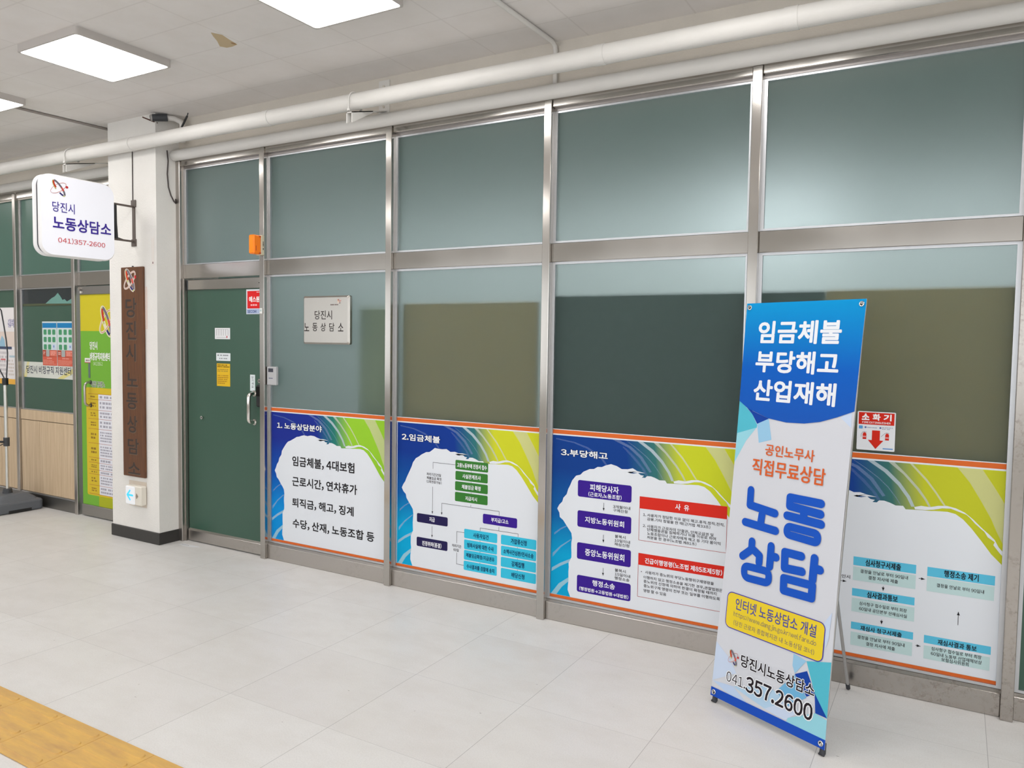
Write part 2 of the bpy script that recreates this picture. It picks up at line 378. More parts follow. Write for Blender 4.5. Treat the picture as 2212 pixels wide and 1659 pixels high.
# ------------------------------------------------------------------ measured data: positions in metres on each face
ZB = 0.119
ZT = 1.131
EXT = {1: (0.992, 2.088), 2: (2.178, 3.257), 3: (3.328, 4.437), 4: (4.492, 5.584)}
T = {1: [['1. 노동상담분야', 1.06, 0.977, 1.505, 1.024, 'title'], ['임금체불, 4대보험', 1.215, 0.711, 1.808, 0.787, 'blk'], ['근로시간, 연차휴가', 1.214, 0.564, 1.833, 0.637, 'blk'], ['퇴직금, 해고, 징계', 1.214, 0.411, 1.802, 0.48, 'blk'], ['수당, 산재, 노동조합 등', 1.218, 0.258, 1.987, 0.328, 'blk']], 2: [['2.임금체불', 2.218, 0.979, 2.526, 1.024, 'title'], ['고용노동부에 진정서 접수', 2.659, 0.842, 2.882, 0.866, 'wht'], ['사실관계조사', 2.701, 0.775, 2.839, 0.798, 'wht'], ['체불임금 확정', 2.697, 0.708, 2.838, 0.731, 'wht'], ['지급지시', 2.725, 0.638, 2.812, 0.659, 'wht'], ['지급', 2.447, 0.467, 2.491, 0.492, 'wht'], ['진정취하(종결)', 2.391, 0.302, 2.545, 0.329, 'wht'], ['부지급/고소', 2.918, 0.526, 3.042, 0.549, 'wht'], ['처리기간25일', 2.423, 0.7638, 2.536, 0.7823, 'thin'], ['체불임금 확정', 2.424, 0.7392, 2.539, 0.7577, 'thin'], ['(1회연장가능)', 2.423, 0.7157, 2.541, 0.7342, 'thin'], ['처리기간', 2.627, 0.3253, 2.698, 0.3438, 'thin'], ['60일', 2.639, 0.2993, 2.679, 0.3177, 'thin'], ['사용자입건', 2.787, 0.41, 2.9, 0.434, 'navy'], ['범죄사실에 대한 수사', 2.743, 0.342, 2.939, 0.366, 'navy'], ['체불임금확정/지급권유', 2.735, 0.278, 2.945, 0.3, 'navy'], ['수사결과를 검찰에 송치', 2.74, 0.206, 2.945, 0.229, 'navy'], ['가압류신청', 3.06, 0.411, 3.171, 0.438, 'navy'], ['소액사건심판/민사소송', 3.008, 0.342, 3.219, 0.366, 'navy'], ['강제집행', 3.067, 0.272, 3.156, 0.299, 'navy'], ['배당신청', 3.068, 0.204, 3.159, 0.229, 'navy']], 3: [['3.부당해고', 3.389, 0.977, 3.684, 1.018, 'title'], ['피해당사자', 3.578, 0.794, 3.755, 0.826, 'wht'], ['(근로자,노동조합)', 3.569, 0.759, 3.773, 0.781, 'wht'], ['지방노동위원회', 3.551, 0.606, 3.791, 0.635, 'wht'], ['중앙노동위원회', 3.555, 0.415, 3.797, 0.448, 'wht'], ['행정소송', 3.604, 0.245, 3.744, 0.273, 'wht'], ['(행정법원→고등법원→대법원)', 3.523, 0.204, 3.826, 0.223, 'wht'], ['사  유', 4.082, 0.745, 4.159, 0.772, 'wht'], ['긴급이행명령(노조법 제85조제5항)', 3.918, 0.425, 4.344, 0.451, 'wht'], ['3개월이내', 3.722, 0.708, 3.825, 0.725, 'thin'], ['구제신청', 3.724, 0.687, 3.809, 0.704, 'thin'], ['불복시', 3.737, 0.5405, 3.801, 0.5575, 'thin'], ['10일이내', 3.735, 0.517, 3.828, 0.534, 'thin'], ['재심신청', 3.735, 0.496, 3.824, 0.513, 'thin'], ['불복시', 3.741, 0.348, 3.806, 0.365, 'thin'], ['15일이내', 3.741, 0.3245, 3.834, 0.3415, 'thin'], ['행정소송', 3.74, 0.3025, 3.83, 0.3195, 'thin'], ['1. 사용자가 정당한 이유 없이 해고.휴직.정직.전직.', 3.901, 0.6845, 4.35, 0.7015, 'thin'], ['감봉.기타 징벌을 한 때(근거법 제33조)', 3.925, 0.663, 4.275, 0.68, 'thin'], ['2. 사용자가 근로자의 단결권, 단체교섭권 및', 3.901, 0.623, 4.293, 0.64, 'thin'], ['단체행동권을 침해하거나 이를 이유로 하여', 3.926, 0.605, 4.306, 0.622, 'thin'], ['노동조합이나 근로자에게 해고 등 기타 불이익', 3.927, 0.583, 4.331, 0.6, 'thin'], ['처분을 한 경우(노조법 제81조)', 3.927, 0.5615, 4.203, 0.5785, 'thin'], ['• 사용자가 중노위의 부당노동행위구제명령을', 3.896, 0.365, 4.302, 0.382, 'thin'], ['이행하지 않고 행정소송을 제기한 경우,관할법원은', 3.912, 0.3355, 4.349, 0.3525, 'thin'], ['중노위의 신청에 의하여 판결이 확정될 때까지', 3.913, 0.313, 4.318, 0.33, 'thin'], ['중노위구제 명령의 전부 또는 일부를 이행하도록', 3.914, 0.288, 4.336, 0.305, 'thin'], ['명령 할 수 있음', 3.914, 0.261, 4.044, 0.278, 'thin']], 4: [['심사청구서제출', 5.025, 0.589, 5.177, 0.615, 'blk'], ['심사결과통보', 5.037, 0.436, 5.169, 0.461, 'blk'], ['재심사 청구서제출', 5.014, 0.271, 5.192, 0.291, 'blk'], ['행정소송 제기', 5.353, 0.59, 5.489, 0.616, 'blk'], ['재심사결과 통보', 5.34, 0.27, 5.494, 0.291, 'blk'], ['결정을 안날로 부터 90일내', 5.004, 0.549, 5.208, 0.566, 'thin'], ['결정 지사에 제출', 5.04, 0.523, 5.167, 0.54, 'thin'], ['심사청구 접수일로 부터 회장', 5.005, 0.392, 5.209, 0.409, 'thin'], ['60일내 공단본부 산재심사실', 5.005, 0.366, 5.21, 0.383, 'thin'], ['결정을 안날로 부터 90일내', 5.002, 0.2265, 5.206, 0.2435, 'thin'], ['결정 지사에 제출', 5.041, 0.2, 5.166, 0.217, 'thin'], ['결정을 안날로 부터 90일내', 5.326, 0.5355, 5.512, 0.5525, 'thin'], ['심사청구 접수일로 부터 최장', 5.316, 0.2365, 5.514, 0.2535, 'thin'], ['60일내 노동부 산업재해보상', 5.315, 0.213, 5.516, 0.23, 'thin'], ['보험심사위원회', 5.358, 0.1935, 5.466, 0.2105, 'thin'], ['승인시', 4.9, 0.5115, 4.96, 0.5285, 'thin']]}
B = {1: [], 2: [['green', 0.008, 2.647, 0.826, 2.891, 0.885], ['green', 0.008, 2.648, 0.758, 2.889, 0.815], ['green', 0.008, 2.646, 0.691, 2.89, 0.749], ['green', 0.008, 2.646, 0.622, 2.89, 0.681], ['dark', 0.01, 2.347, 0.449, 2.592, 0.508], ['dark', 0.01, 2.346, 0.29, 2.592, 0.351], ['purple', 0.01, 2.857, 0.506, 3.102, 0.567], ['cyan', 0.008, 2.719, 0.395, 2.963, 0.454], ['cyan', 0.008, 2.719, 0.324, 2.963, 0.386], ['cyan', 0.008, 2.719, 0.257, 2.964, 0.319], ['cyan', 0.008, 2.718, 0.191, 2.963, 0.25], ['cyan', 0.008, 2.99, 0.394, 3.236, 0.454], ['cyan', 0.008, 2.991, 0.325, 3.236, 0.386], ['cyan', 0.008, 2.991, 0.256, 3.236, 0.317], ['cyan', 0.008, 2.992, 0.187, 3.237, 0.248]], 3: [['purple', 0.012, 3.502, 0.749, 3.831, 0.845], ['purple', 0.012, 3.503, 0.573, 3.833, 0.669], ['purple', 0.012, 3.504, 0.385, 3.835, 0.482], ['purple', 0.012, 3.507, 0.192, 3.838, 0.291], ['red', 0, 3.879, 0.725, 4.361, 0.792], ['red', 0, 3.879, 0.409, 4.361, 0.475]], 4: [['cyan2', 0, 4.972, 0.582, 5.24, 0.624], ['cyan2', 0, 4.971, 0.432, 5.239, 0.469], ['cyan2', 0, 4.972, 0.269, 5.239, 0.304], ['cyan2', 0, 5.286, 0.58, 5.551, 0.623], ['cyan2', 0, 5.284, 0.265, 5.548, 0.302], ['pale', 0, 4.972, 0.509, 5.24, 0.575], ['pale', 0, 4.971, 0.355, 5.24, 0.422], ['pale', 0, 4.972, 0.19, 5.237, 0.255], ['pale', 0, 5.286, 0.51, 5.55, 0.576], ['pale', 0, 5.285, 0.191, 5.546, 0.253]]}
L = {1: [], 2: [('l', 2.472, 0.8525, 2.648, 0.8525), ('l', 2.4725, 0.853, 2.4725, 0.811), ('a', 2.471, 0.694, 2.471, 0.517), ('l', 2.7665, 0.611, 2.7665, 0.597), ('l', 2.545, 0.595, 2.975, 0.595), ('a', 2.545, 0.596, 2.545, 0.519), ('l', 2.9745, 0.594, 2.9745, 0.569), ('a', 2.47, 0.436, 2.47, 0.362), ('l', 2.9745, 0.499, 2.9745, 0.473), ('l', 2.838, 0.474, 3.111, 0.474), ('l', 2.838, 0.473, 2.838, 0.454), ('l', 3.1105, 0.475, 3.1105, 0.456), ('l', 2.662, 0.4275, 2.721, 0.4275), ('l', 2.662, 0.427, 2.662, 0.353), ('l', 2.663, 0.293, 2.663, 0.218), ('l', 2.663, 0.219, 2.719, 0.219), ('l', 2.766, 0.824, 2.766, 0.817), ('l', 2.767, 0.757, 2.767, 0.75), ('l', 2.768, 0.689, 2.768, 0.682), ('l', 2.8385, 0.393, 2.8385, 0.385), ('l', 2.839, 0.324, 2.839, 0.316), ('l', 2.84, 0.255, 2.84, 0.248), ('l', 3.108, 0.392, 3.108, 0.385), ('l', 3.109, 0.323, 3.109, 0.316), ('l', 3.11, 0.254, 3.11, 0.246)], 3: [('box', 3.879, 0.547, 4.361, 0.725), ('box', 3.879, 0.23, 4.361, 0.409), ('a', 3.6655, 0.73, 3.6655, 0.684), ('a', 3.6675, 0.547, 3.6675, 0.502), ('a', 3.6695, 0.356, 3.6695, 0.311)], 4: [('a', 5.252, 0.563, 5.278, 0.563), ('a', 5.1055, 0.5, 5.1055, 0.478), ('a', 5.1045, 0.338, 5.1045, 0.316), ('a', 5.251, 0.245, 5.272, 0.245), ('a', 5.417, 0.374, 5.417, 0.436), ('a', 4.901, 0.4965, 4.944, 0.4965)]}
BLOBL = [[0.1242, 0.0306], [0.1084, 0.0711], [0.1121, 0.1275], [0.1112, 0.2302], [0.127, 0.2638], [0.1251, 0.3192], [0.1288, 0.3745], [0.1242, 0.4051], [0.0982, 0.4407], [0.0751, 0.4733], [0.0519, 0.5138], [0.0389, 0.5366], [0.051, 0.5613], [0.0741, 0.6038], [0.101, 0.6571], [0.1233, 0.7105], [0.1455, 0.7401], [0.1863, 0.7668], [0.2215, 0.7856], [0.266, 0.8024], [0.3095, 0.8152], [0.3698, 0.8182], [0.43, 0.8063], [0.481, 0.8014], [0.5227, 0.7945]]
BLOBR = [[0.4295, 0.7895], [0.4451, 0.7955], [0.4432, 0.7856], [0.4606, 0.7856], [0.4844, 0.7925], [0.4982, 0.7816], [0.5156, 0.7796], [0.5055, 0.7688], [0.5229, 0.7688], [0.5321, 0.7796], [0.5522, 0.7806], [0.5723, 0.7747], [0.5861, 0.7688], [0.5962, 0.7638], [0.6255, 0.7658], [0.6355, 0.751], [0.6621, 0.753], [0.7005, 0.7549], [0.7317, 0.7559], [0.7482, 0.7579], [0.7912, 0.7599], [0.8196, 0.754], [0.848, 0.7332], [0.88, 0.6957], [0.9148, 0.6472], [0.9524, 0.5919], [0.9963, 0.5445]]
STROKE = [[0.6676, 0.7658], [0.6932, 0.7747], [0.7253, 0.7727], [0.7564, 0.7826], [0.7875, 0.7866], [0.8214, 0.7796], [0.8526, 0.7648], [0.8837, 0.7381], [0.9121, 0.7075], [0.9249, 0.6947], [0.9432, 0.6779], [0.9615, 0.6581], [0.9771, 0.6265], [0.9973, 0.6028], [0.9982, 0.584], [0.9817, 0.6008], [0.9725, 0.6136], [0.9579, 0.6344], [0.9625, 0.6482], [0.9377, 0.666], [0.9249, 0.6887], [0.9158, 0.6966], [0.891, 0.7204], [0.8718, 0.7441], [0.859, 0.7559], [0.8278, 0.7668], [0.8031, 0.7757], [0.772, 0.7737], [0.7408, 0.7628], [0.707, 0.7569], [0.6712, 0.7559]]
SW = [[[0.402, 0.9308], [0.4222, 0.918], [0.4716, 0.8725], [0.5174, 0.8172], [0.5375, 0.7826], [0.5238, 0.7806], [0.5046, 0.8152], [0.4615, 0.8626], [0.4185, 0.9071], [0.4011, 0.9239]], [[0.4203, 0.9674], [0.4734, 0.9298], [0.5284, 0.8864], [0.5668, 0.8468], [0.598, 0.8024], [0.6172, 0.7688], [0.6145, 0.7678], [0.5952, 0.8014], [0.5641, 0.8439], [0.5266, 0.8834], [0.4716, 0.9269], [0.4185, 0.9654]], [[0.5055, 0.9694], [0.5604, 0.9259], [0.6117, 0.8715], [0.6502, 0.8132], [0.6694, 0.7678], [0.6566, 0.7658], [0.6374, 0.8073], [0.6026, 0.8587], [0.5476, 0.915], [0.4789, 0.9694]], [[0.5861, 0.9674], [0.6337, 0.914], [0.6841, 0.8528], [0.7143, 0.8053], [0.7299, 0.7737], [0.7216, 0.7727], [0.7051, 0.8034], [0.6749, 0.8478], [0.6209, 0.913], [0.5623, 0.9684]], [[0.6548, 0.9654], [0.7115, 0.8992], [0.7482, 0.8449], [0.7729, 0.8043], [0.7839, 0.7856], [0.7784, 0.7836], [0.7647, 0.8034], [0.7454, 0.836], [0.7079, 0.8903], [0.6447, 0.9664]], [[0.9084, 0.9664], [0.9496, 0.8953], [0.9808, 0.8389], [1.0027, 0.8053], [1.0037, 0.6265], [0.9881, 0.6472], [0.9661, 0.6966], [0.9469, 0.747], [0.9075, 0.8251], [0.8663, 0.9012], [0.8196, 0.9664]]]
SWL = [[[0.013, 0.1848], [0.063, 0.2213], [0.1223, 0.2549], [0.1223, 0.2381], [0.063, 0.2026], [0.0111, 0.163]], [[0.0102, 0.0306], [0.0547, 0.0978], [0.1279, 0.1571], [0.1196, 0.1285], [0.0732, 0.081], [0.0417, 0.0267]], [[0.0158, 0.2717], [0.0621, 0.3221], [0.1223, 0.3696], [0.1223, 0.3636], [0.0639, 0.3123], [0.0158, 0.248]], [[0.0232, 0.3923], [0.0612, 0.4249], [0.1029, 0.4496], [0.1057, 0.4447], [0.063, 0.417], [0.0232, 0.3794]], [[0.025, 0.9466], [0.1307, 0.9328], [0.2113, 0.9081], [0.2919, 0.8567], [0.3197, 0.8172], [0.3095, 0.8162], [0.2808, 0.8518], [0.203, 0.9002], [0.126, 0.9259], [0.025, 0.9397]], [[0.3772, 0.9694], [0.4458, 0.9338], [0.5051, 0.8824], [0.5561, 0.8043], [0.544, 0.7994], [0.4921, 0.8735], [0.4328, 0.9249], [0.3429, 0.9684]]]
BT = [['임금체불', 0.0768, 1.6194, 0.4846, 1.7205, 'w'], ['부당해고', 0.0774, 1.4902, 0.4851, 1.5879, 'w'], ['산업재해', 0.0803, 1.3618, 0.4844, 1.4591, 'w'], ['공인노무사', 0.1715, 1.1255, 0.414, 1.1766, 'o'], ['직접무료상담', 0.1116, 1.035, 0.4718, 1.1069, 'o'], ['인터넷 노동상담소 개설', 0.0916, 0.4204, 0.4958, 0.4734, 'p'], ['https://www.dangjin.go.kr/welfare.do', 0.0866, 0.3832, 0.4998, 0.4116, 'pt'], ['(당진 근로자 종합복지관 내 노동상담 코너)', 0.0897, 0.3495, 0.4947, 0.3734, 'pt'], ['당진시노동상담소', 0.1476, 0.1839, 0.512, 0.2378, 'k'], ['041.', 0.0792, 0.0941, 0.1827, 0.1392, 'kt'], ['357.2600', 0.1841, 0.0865, 0.5129, 0.1556, 'k']]
YBOX = [0.043, 0.3296, 0.5346, 0.4924]
STRIP = [0.0429, 0.037]
ST = [[(0.1167, 0.9619), (0.1185, 0.8956), (0.2504, 0.8827)], [(0.1864, 0.8682), (0.1829, 0.8254)], [(0.1016, 0.8161), (0.2611, 0.809)], [(0.4632, 0.9627), (0.3182, 0.9636), (0.3194, 0.9276), (0.4653, 0.9195)], [(0.389, 0.9204), (0.3903, 0.885)], [(0.311, 0.8852), (0.4718, 0.8794)], [(0.1477, 0.738), (0.1489, 0.7028), (0.1045, 0.664)], [(0.1481, 0.7097), (0.193, 0.685), (0.1936, 0.6548)], [(0.2473, 0.7393), (0.2488, 0.6521)], [(0.252, 0.6966), (0.276, 0.6977)], [(0.3966, 0.7309), (0.3173, 0.7302), (0.3219, 0.6635), (0.4056, 0.6689)], [(0.4576, 0.7367), (0.4571, 0.6491)], [(0.4595, 0.6956), (0.486, 0.6958)]]
RING = [[(0.3183, 0.8414), (0.4616, 0.838), (0.463, 0.8012), (0.3168, 0.8071)], [(0.1177, 0.6244), (0.2486, 0.629), (0.2514, 0.5791), (0.1235, 0.5736)]]
SQ = [[(0.3239, 0.621), (0.4595, 0.6258), (0.4601, 0.5736), (0.3269, 0.5698)]]
ARC = [(-0.0044, 1.3554), (0.0584, 1.3236), (0.1702, 1.2887), (0.2633, 1.2786), (0.3508, 1.2824), (0.4238, 1.2959), (0.4977, 1.3214), (0.5592, 1.3515)]
FAC = [('teal', [(-0.0044, 1.3554), (0.046, 1.3299), (0.0843, 1.2993), (0.1152, 1.2543), (0.1139, 1.2399), (-0.0051, 1.206)]), ('teal2', [(-0.0051, 1.206), (0.1137, 1.2422), (0.0634, 1.177), (-0.0064, 1.0711)]), ('navy', [(0.0457, 1.3323), (0.0856, 1.3138), (0.1732, 1.2871), (0.1146, 1.259), (0.0843, 1.2993)]), ('blu2', [(0.1146, 1.259), (0.1732, 1.2871), (0.1969, 1.1968), (0.1325, 1.1753)]), ('ice', [(0.5116, 1.3226), (0.5592, 1.3515), (0.5622, 1.2846)]), ('ice', [(-0.0032, 0.2471), (0.0842, 0.1965), (0.1291, 0.1441), (0.0024, 0.0686)]), ('ice2', [(0.0024, 0.0686), (0.117, 0.0821), (0.2113, 0.0306), (0.1228, 0.032)]), ('blu3', [(0.117, 0.0821), (0.3004, 0.1511), (0.3961, 0.1187), (0.2879, 0.0509), (0.2074, 0.0649)]), ('ice', [(0.2879, 0.0509), (0.3956, 0.1234), (0.4532, 0.1026), (0.3929, 0.044), (0.3471, 0.0449)]), ('blu2', [(0.4018, 0.326), (0.4632, 0.3157), (0.4157, 0.248), (0.4015, 0.277)]), ('teal', [(0.4632, 0.3157), (0.5752, 0.3478), (0.5752, 0.2732), (0.583, 0.1225), (0.5194, 0.1862)]), ('navy', [(0.4159, 0.2457), (0.47, 0.2773), (0.5125, 0.2025), (0.4781, 0.1749)]), ('blu1', [(0.3362, 0.1447), (0.4162, 0.2433), (0.4785, 0.1703), (0.3976, 0.1046)]), ('navy', [(0.5125, 0.2025), (0.5801, 0.1259), (0.5231, 0.1261)]), ('teal2', [(0.4026, 0.0578), (0.5231, 0.1261), (0.5834, 0.118), (0.5805, 0.0376), (0.3944, 0.03)]), ('ice', [(0.5553, 0.5426), (0.5511, 0.4333), (0.5399, 0.3919), (0.5245, 0.4908)])]
EMB = [(0.1025, 0.207), 0.0747, 0.134, 0.2367, 0.1755]
# ------------------------------------------------------------------ the room
CZ = 3.34
def bead_frame(b, x0, z0, x1, z1, y0, y1, w, m):
    b.box((x0, y0, z0), (x0+w, y1, z1), m); b.box((x1-w, y0, z0), (x1, y1, z1), m)
    b.box((x0+w, y0, z0), (x1-w, y1, z0+w*0.7), m); b.box((x0+w, y0, z1-w*0.7), (x1-w, y1, z1), m)
def setting():
    b = MB(); b.box((-7.0, -7.0, -0.06), (10.0, 5.2, 0.0), M_FLOOR)
    tag(b.build('floor'), 'pale grey vinyl tile floor of the corridor with thin dark seams', 'floor', kind='structure')
    b = MB(); b.box((-7.0, -7.0, CZ), (10.0, 0.14, CZ+0.06), M_CEIL)
    st = [(1.681, -1.0), (1.711, -0.947), (1.69, -0.88), (1.673, -0.808), (1.62, -0.80), (1.576, -0.804), (1.557, -0.838), (1.61, -0.90), (1.65, -0.96)]
    b.add([(x, y, CZ-0.0006) for x, y in st], [tuple(range(len(st)))[::-1]], mat('water_stain', rgb(196, 176, 142), 0.85))
    b.add([(1.665+0.012*math.cos(k*.7), -0.83+0.018*math.sin(k*.7), CZ-0.0009) for k in range(9)], [tuple(range(9))[::-1]], mat('water_stain_core', rgb(160, 128, 92), 0.85))
    tag(b.build('ceiling'), 'off-white ceiling of thin boards with one brown water stain', 'ceiling', kind='structure')
    b = MB(); b.box((0.0, 0.032, 2.976), (10.0, 0.30, CZ), M_BEAM); b.box((6.80, 0.032, 0.0), (10.0, 0.30, 2.976), M_BEAM)
    tag(b.build('wall_back'), 'painted beam wall above the main row of frosted windows', 'wall', kind='structure')
    b = MB(); b.box((-7.0, 0.112, 2.93), (-0.6, 0.34, CZ), M_BEAM); b.box((-7.0, 0.112, 0.0), (-3.66, 0.34, 2.93), M_BEAM)
    tag(b.build('wall_left'), 'painted beam wall above the windows left of the column', 'wall', kind='structure')
    b = MB(); b.box((-0.605, -0.17, 0.0), (0.0, 0.40, CZ), M_COLUMN)
    tag(b.build('wall_column'), 'square white plastered column between the two rows of windows', 'column', kind='structure')
    b = MB(); b.box((-0.615, -0.180, 0.0), (0.006, 0.02, 0.095), mat('black_base_paint', rgb(48, 46, 44), 0.45), 0.004)
    tag(b.build('baseboard_column'), 'black painted base band around the foot of the column', 'baseboard', kind='structure')
    b = MB(); b.box((-7.0, -7.06, 0), (10, -7.0, CZ), M_WALL)
    tag(b.build('wall_front'), 'plain plastered corridor wall across from the office windows', 'wall', kind='structure')
    for n, x0 in ((8, -6.2), (9, -3.0), (10, 0.2), (11, 3.4), (12, 6.6)):  # windows added with glowing panes to light the ceiling and shopfront
        w = empty('window_%d' % n, (x0+1.3, -7.0, 0.9), 'added daylit window, unseen, lighting the corridor from behind the camera', 'window', kind='structure'); L0 = w.location
        b = MB(); b.box((x0, -6.999, .9), (x0+2.6, -6.985, 2.75), M_DAY); b.build('glass_pane', w, L0)
        b = MB(); bead_frame(b, x0-.05, .85, x0+2.65, 2.8, -6.999, -6.95, .05, M_WHITE_P); b.box((x0+1.275, -6.999, .9), (x0+1.325, -6.955, 2.75), M_WHITE_P); b.build('window_frame', w, L0)
    b = MB(); b.box((-7.06, -7.0, 0), (-7.0, 5.2, CZ), M_WALL)
    tag(b.build('wall_far_left'), 'plastered end wall at the far left of the corridor', 'wall', kind='structure')
    b = MB(); b.box((10.0, -7.0, 0), (10.06, 5.2, CZ), M_WALL)
    tag(b.build('wall_far_right'), 'plastered end wall at the far right of the corridor', 'wall', kind='structure')
    w = empty('window_13', (10.0, -3.2, 0.9), 'added daylit window, unseen, brightening the column from the right hand end', 'window', kind='structure'); L0 = w.location  # unseen window added to lighten surfaces that face right
    b = MB(); b.box((9.985, -5.0, .9), (9.999, -1.4, 2.75), M_DAY); b.build('glass_pane', w, L0)
    b = MB()
    for y in (-5.05, -3.225, -1.4): b.box((9.95, y, .85), (9.999, y+.05, 2.8), M_WHITE_P)
    for z in (.85, 2.75): b.box((9.95, -5.0, z), (9.999, -1.4, z+.05), M_WHITE_P)
    b.build('window_frame', w, L0)
    # office seen blurred behind the frosted glass
    OW = mat('office_wall_paint', rgb(206, 210, 206), 0.8); OWD = mat('office_partition_paint', rgb(120, 140, 132), 0.8)
    b = MB(); b.box((-7.0, 5.2, 0), (10.0, 5.26, 3.1), OW)
    tag(b.build('wall_office'), 'pale rear wall of the office behind the frosted glass', 'wall', kind='structure')
    b = MB(); b.box((-7.0, 0.31, 2.96), (10.0, 5.2, 3.02), mat('office_ceiling_paint', rgb(170, 176, 170), 0.85))
    tag(b.build('ceiling_office'), 'office ceiling behind the frosted glass', 'ceiling', kind='structure')
    b = MB(); b.box((-3.68, 0.42, 0), (-3.60, 5.18, 2.95), OWD)
    tag(b.build('wall_office_partition'), 'grey green partition between the two offices', 'wall', kind='structure')
setting()

# ------------------------------------------------------------------ window bays of the main shopfront
MX = [0.0, 0.938, 2.113, 3.270, 4.436, 5.591, 6.75]
MW = 0.048
def window_bay(n, i, label, steel, lower=M_GLASS, upper=M_GLASS, sill=None):
    xl, xr = MX[i]+MW, MX[i+1]
    w = empty('window_%d' % n, ((xl+xr)/2, 0.05, 0), label, 'window', kind='structure'); L0 = w.location
    b = MB(); b.box((xr, 0.0, 0.0), (xr+MW, 0.11, 3.012), steel, 0.0025); b.build('mullion', w, L0)
    b = MB(); b.box((xl, 0.028, 2.097), (xr, 0.11, 2.205), M_STEEL, 0.003); b.build('transom_bar', w, L0)
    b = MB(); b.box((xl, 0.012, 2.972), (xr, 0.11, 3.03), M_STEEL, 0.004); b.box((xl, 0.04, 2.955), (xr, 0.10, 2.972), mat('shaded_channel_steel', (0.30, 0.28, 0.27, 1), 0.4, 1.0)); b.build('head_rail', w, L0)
    b = MB(); b.box((xl, 0.028, 0.0), (xr, 0.11, 0.108), sill or M_STEEL_S, 0.003)
    b.add([(xl, 0.029, 0.1075), (xr, 0.029, 0.1075), (xr, 0.05, 0.122), (xl, 0.05, 0.122), (xl, 0.11, 0.122), (xr, 0.11, 0.122)], [(0, 1, 2, 3), (3, 2, 5, 4)], sill or M_STEEL_S)
    b.build('sill_rail', w, L0)
    b = MB(); bead_frame(b, xl, 0.122, xr, 2.097, 0.044, 0.062, 0.018, M_BEAD); b.build('glazing_bead', w, L0)
    b = MB(); bead_frame(b, xl, 2.205, xr, 2.957, 0.044, 0.062, 0.018, M_BEAD); b.build('glazing_bead', w, L0)
    b = MB(); b.box((xl+.004, 0.0565, 0.123), (xr-.004, 0.0625, 2.096), lower); b.build('glass_pane', w, L0)
    b = MB(); b.box((xl+.004, 0.0565, 2.206), (xr-.004, 0.0625, 2.956), upper); b.build('glass_pane', w, L0)
    return w
window_bay(1, 1, 'frosted window bay carrying the steel office plate, right of the green door', M_STEEL)
window_bay(2, 2, 'frosted window bay above the poster with green and cyan flowchart boxes', M_STEEL)
window_bay(3, 3, 'frosted window bay above the poster with purple and red boxes', M_STEEL)
window_bay(4, 4, 'frosted window bay behind the standing banner, with the fire extinguisher sign', M_STEEL_R, sill=M_STEEL_R)
window_bay(5, 5, 'dark green window bay cut off by the right edge of the photo', M_STEEL_R, lower=M_FILM, sill=M_STEEL_R)

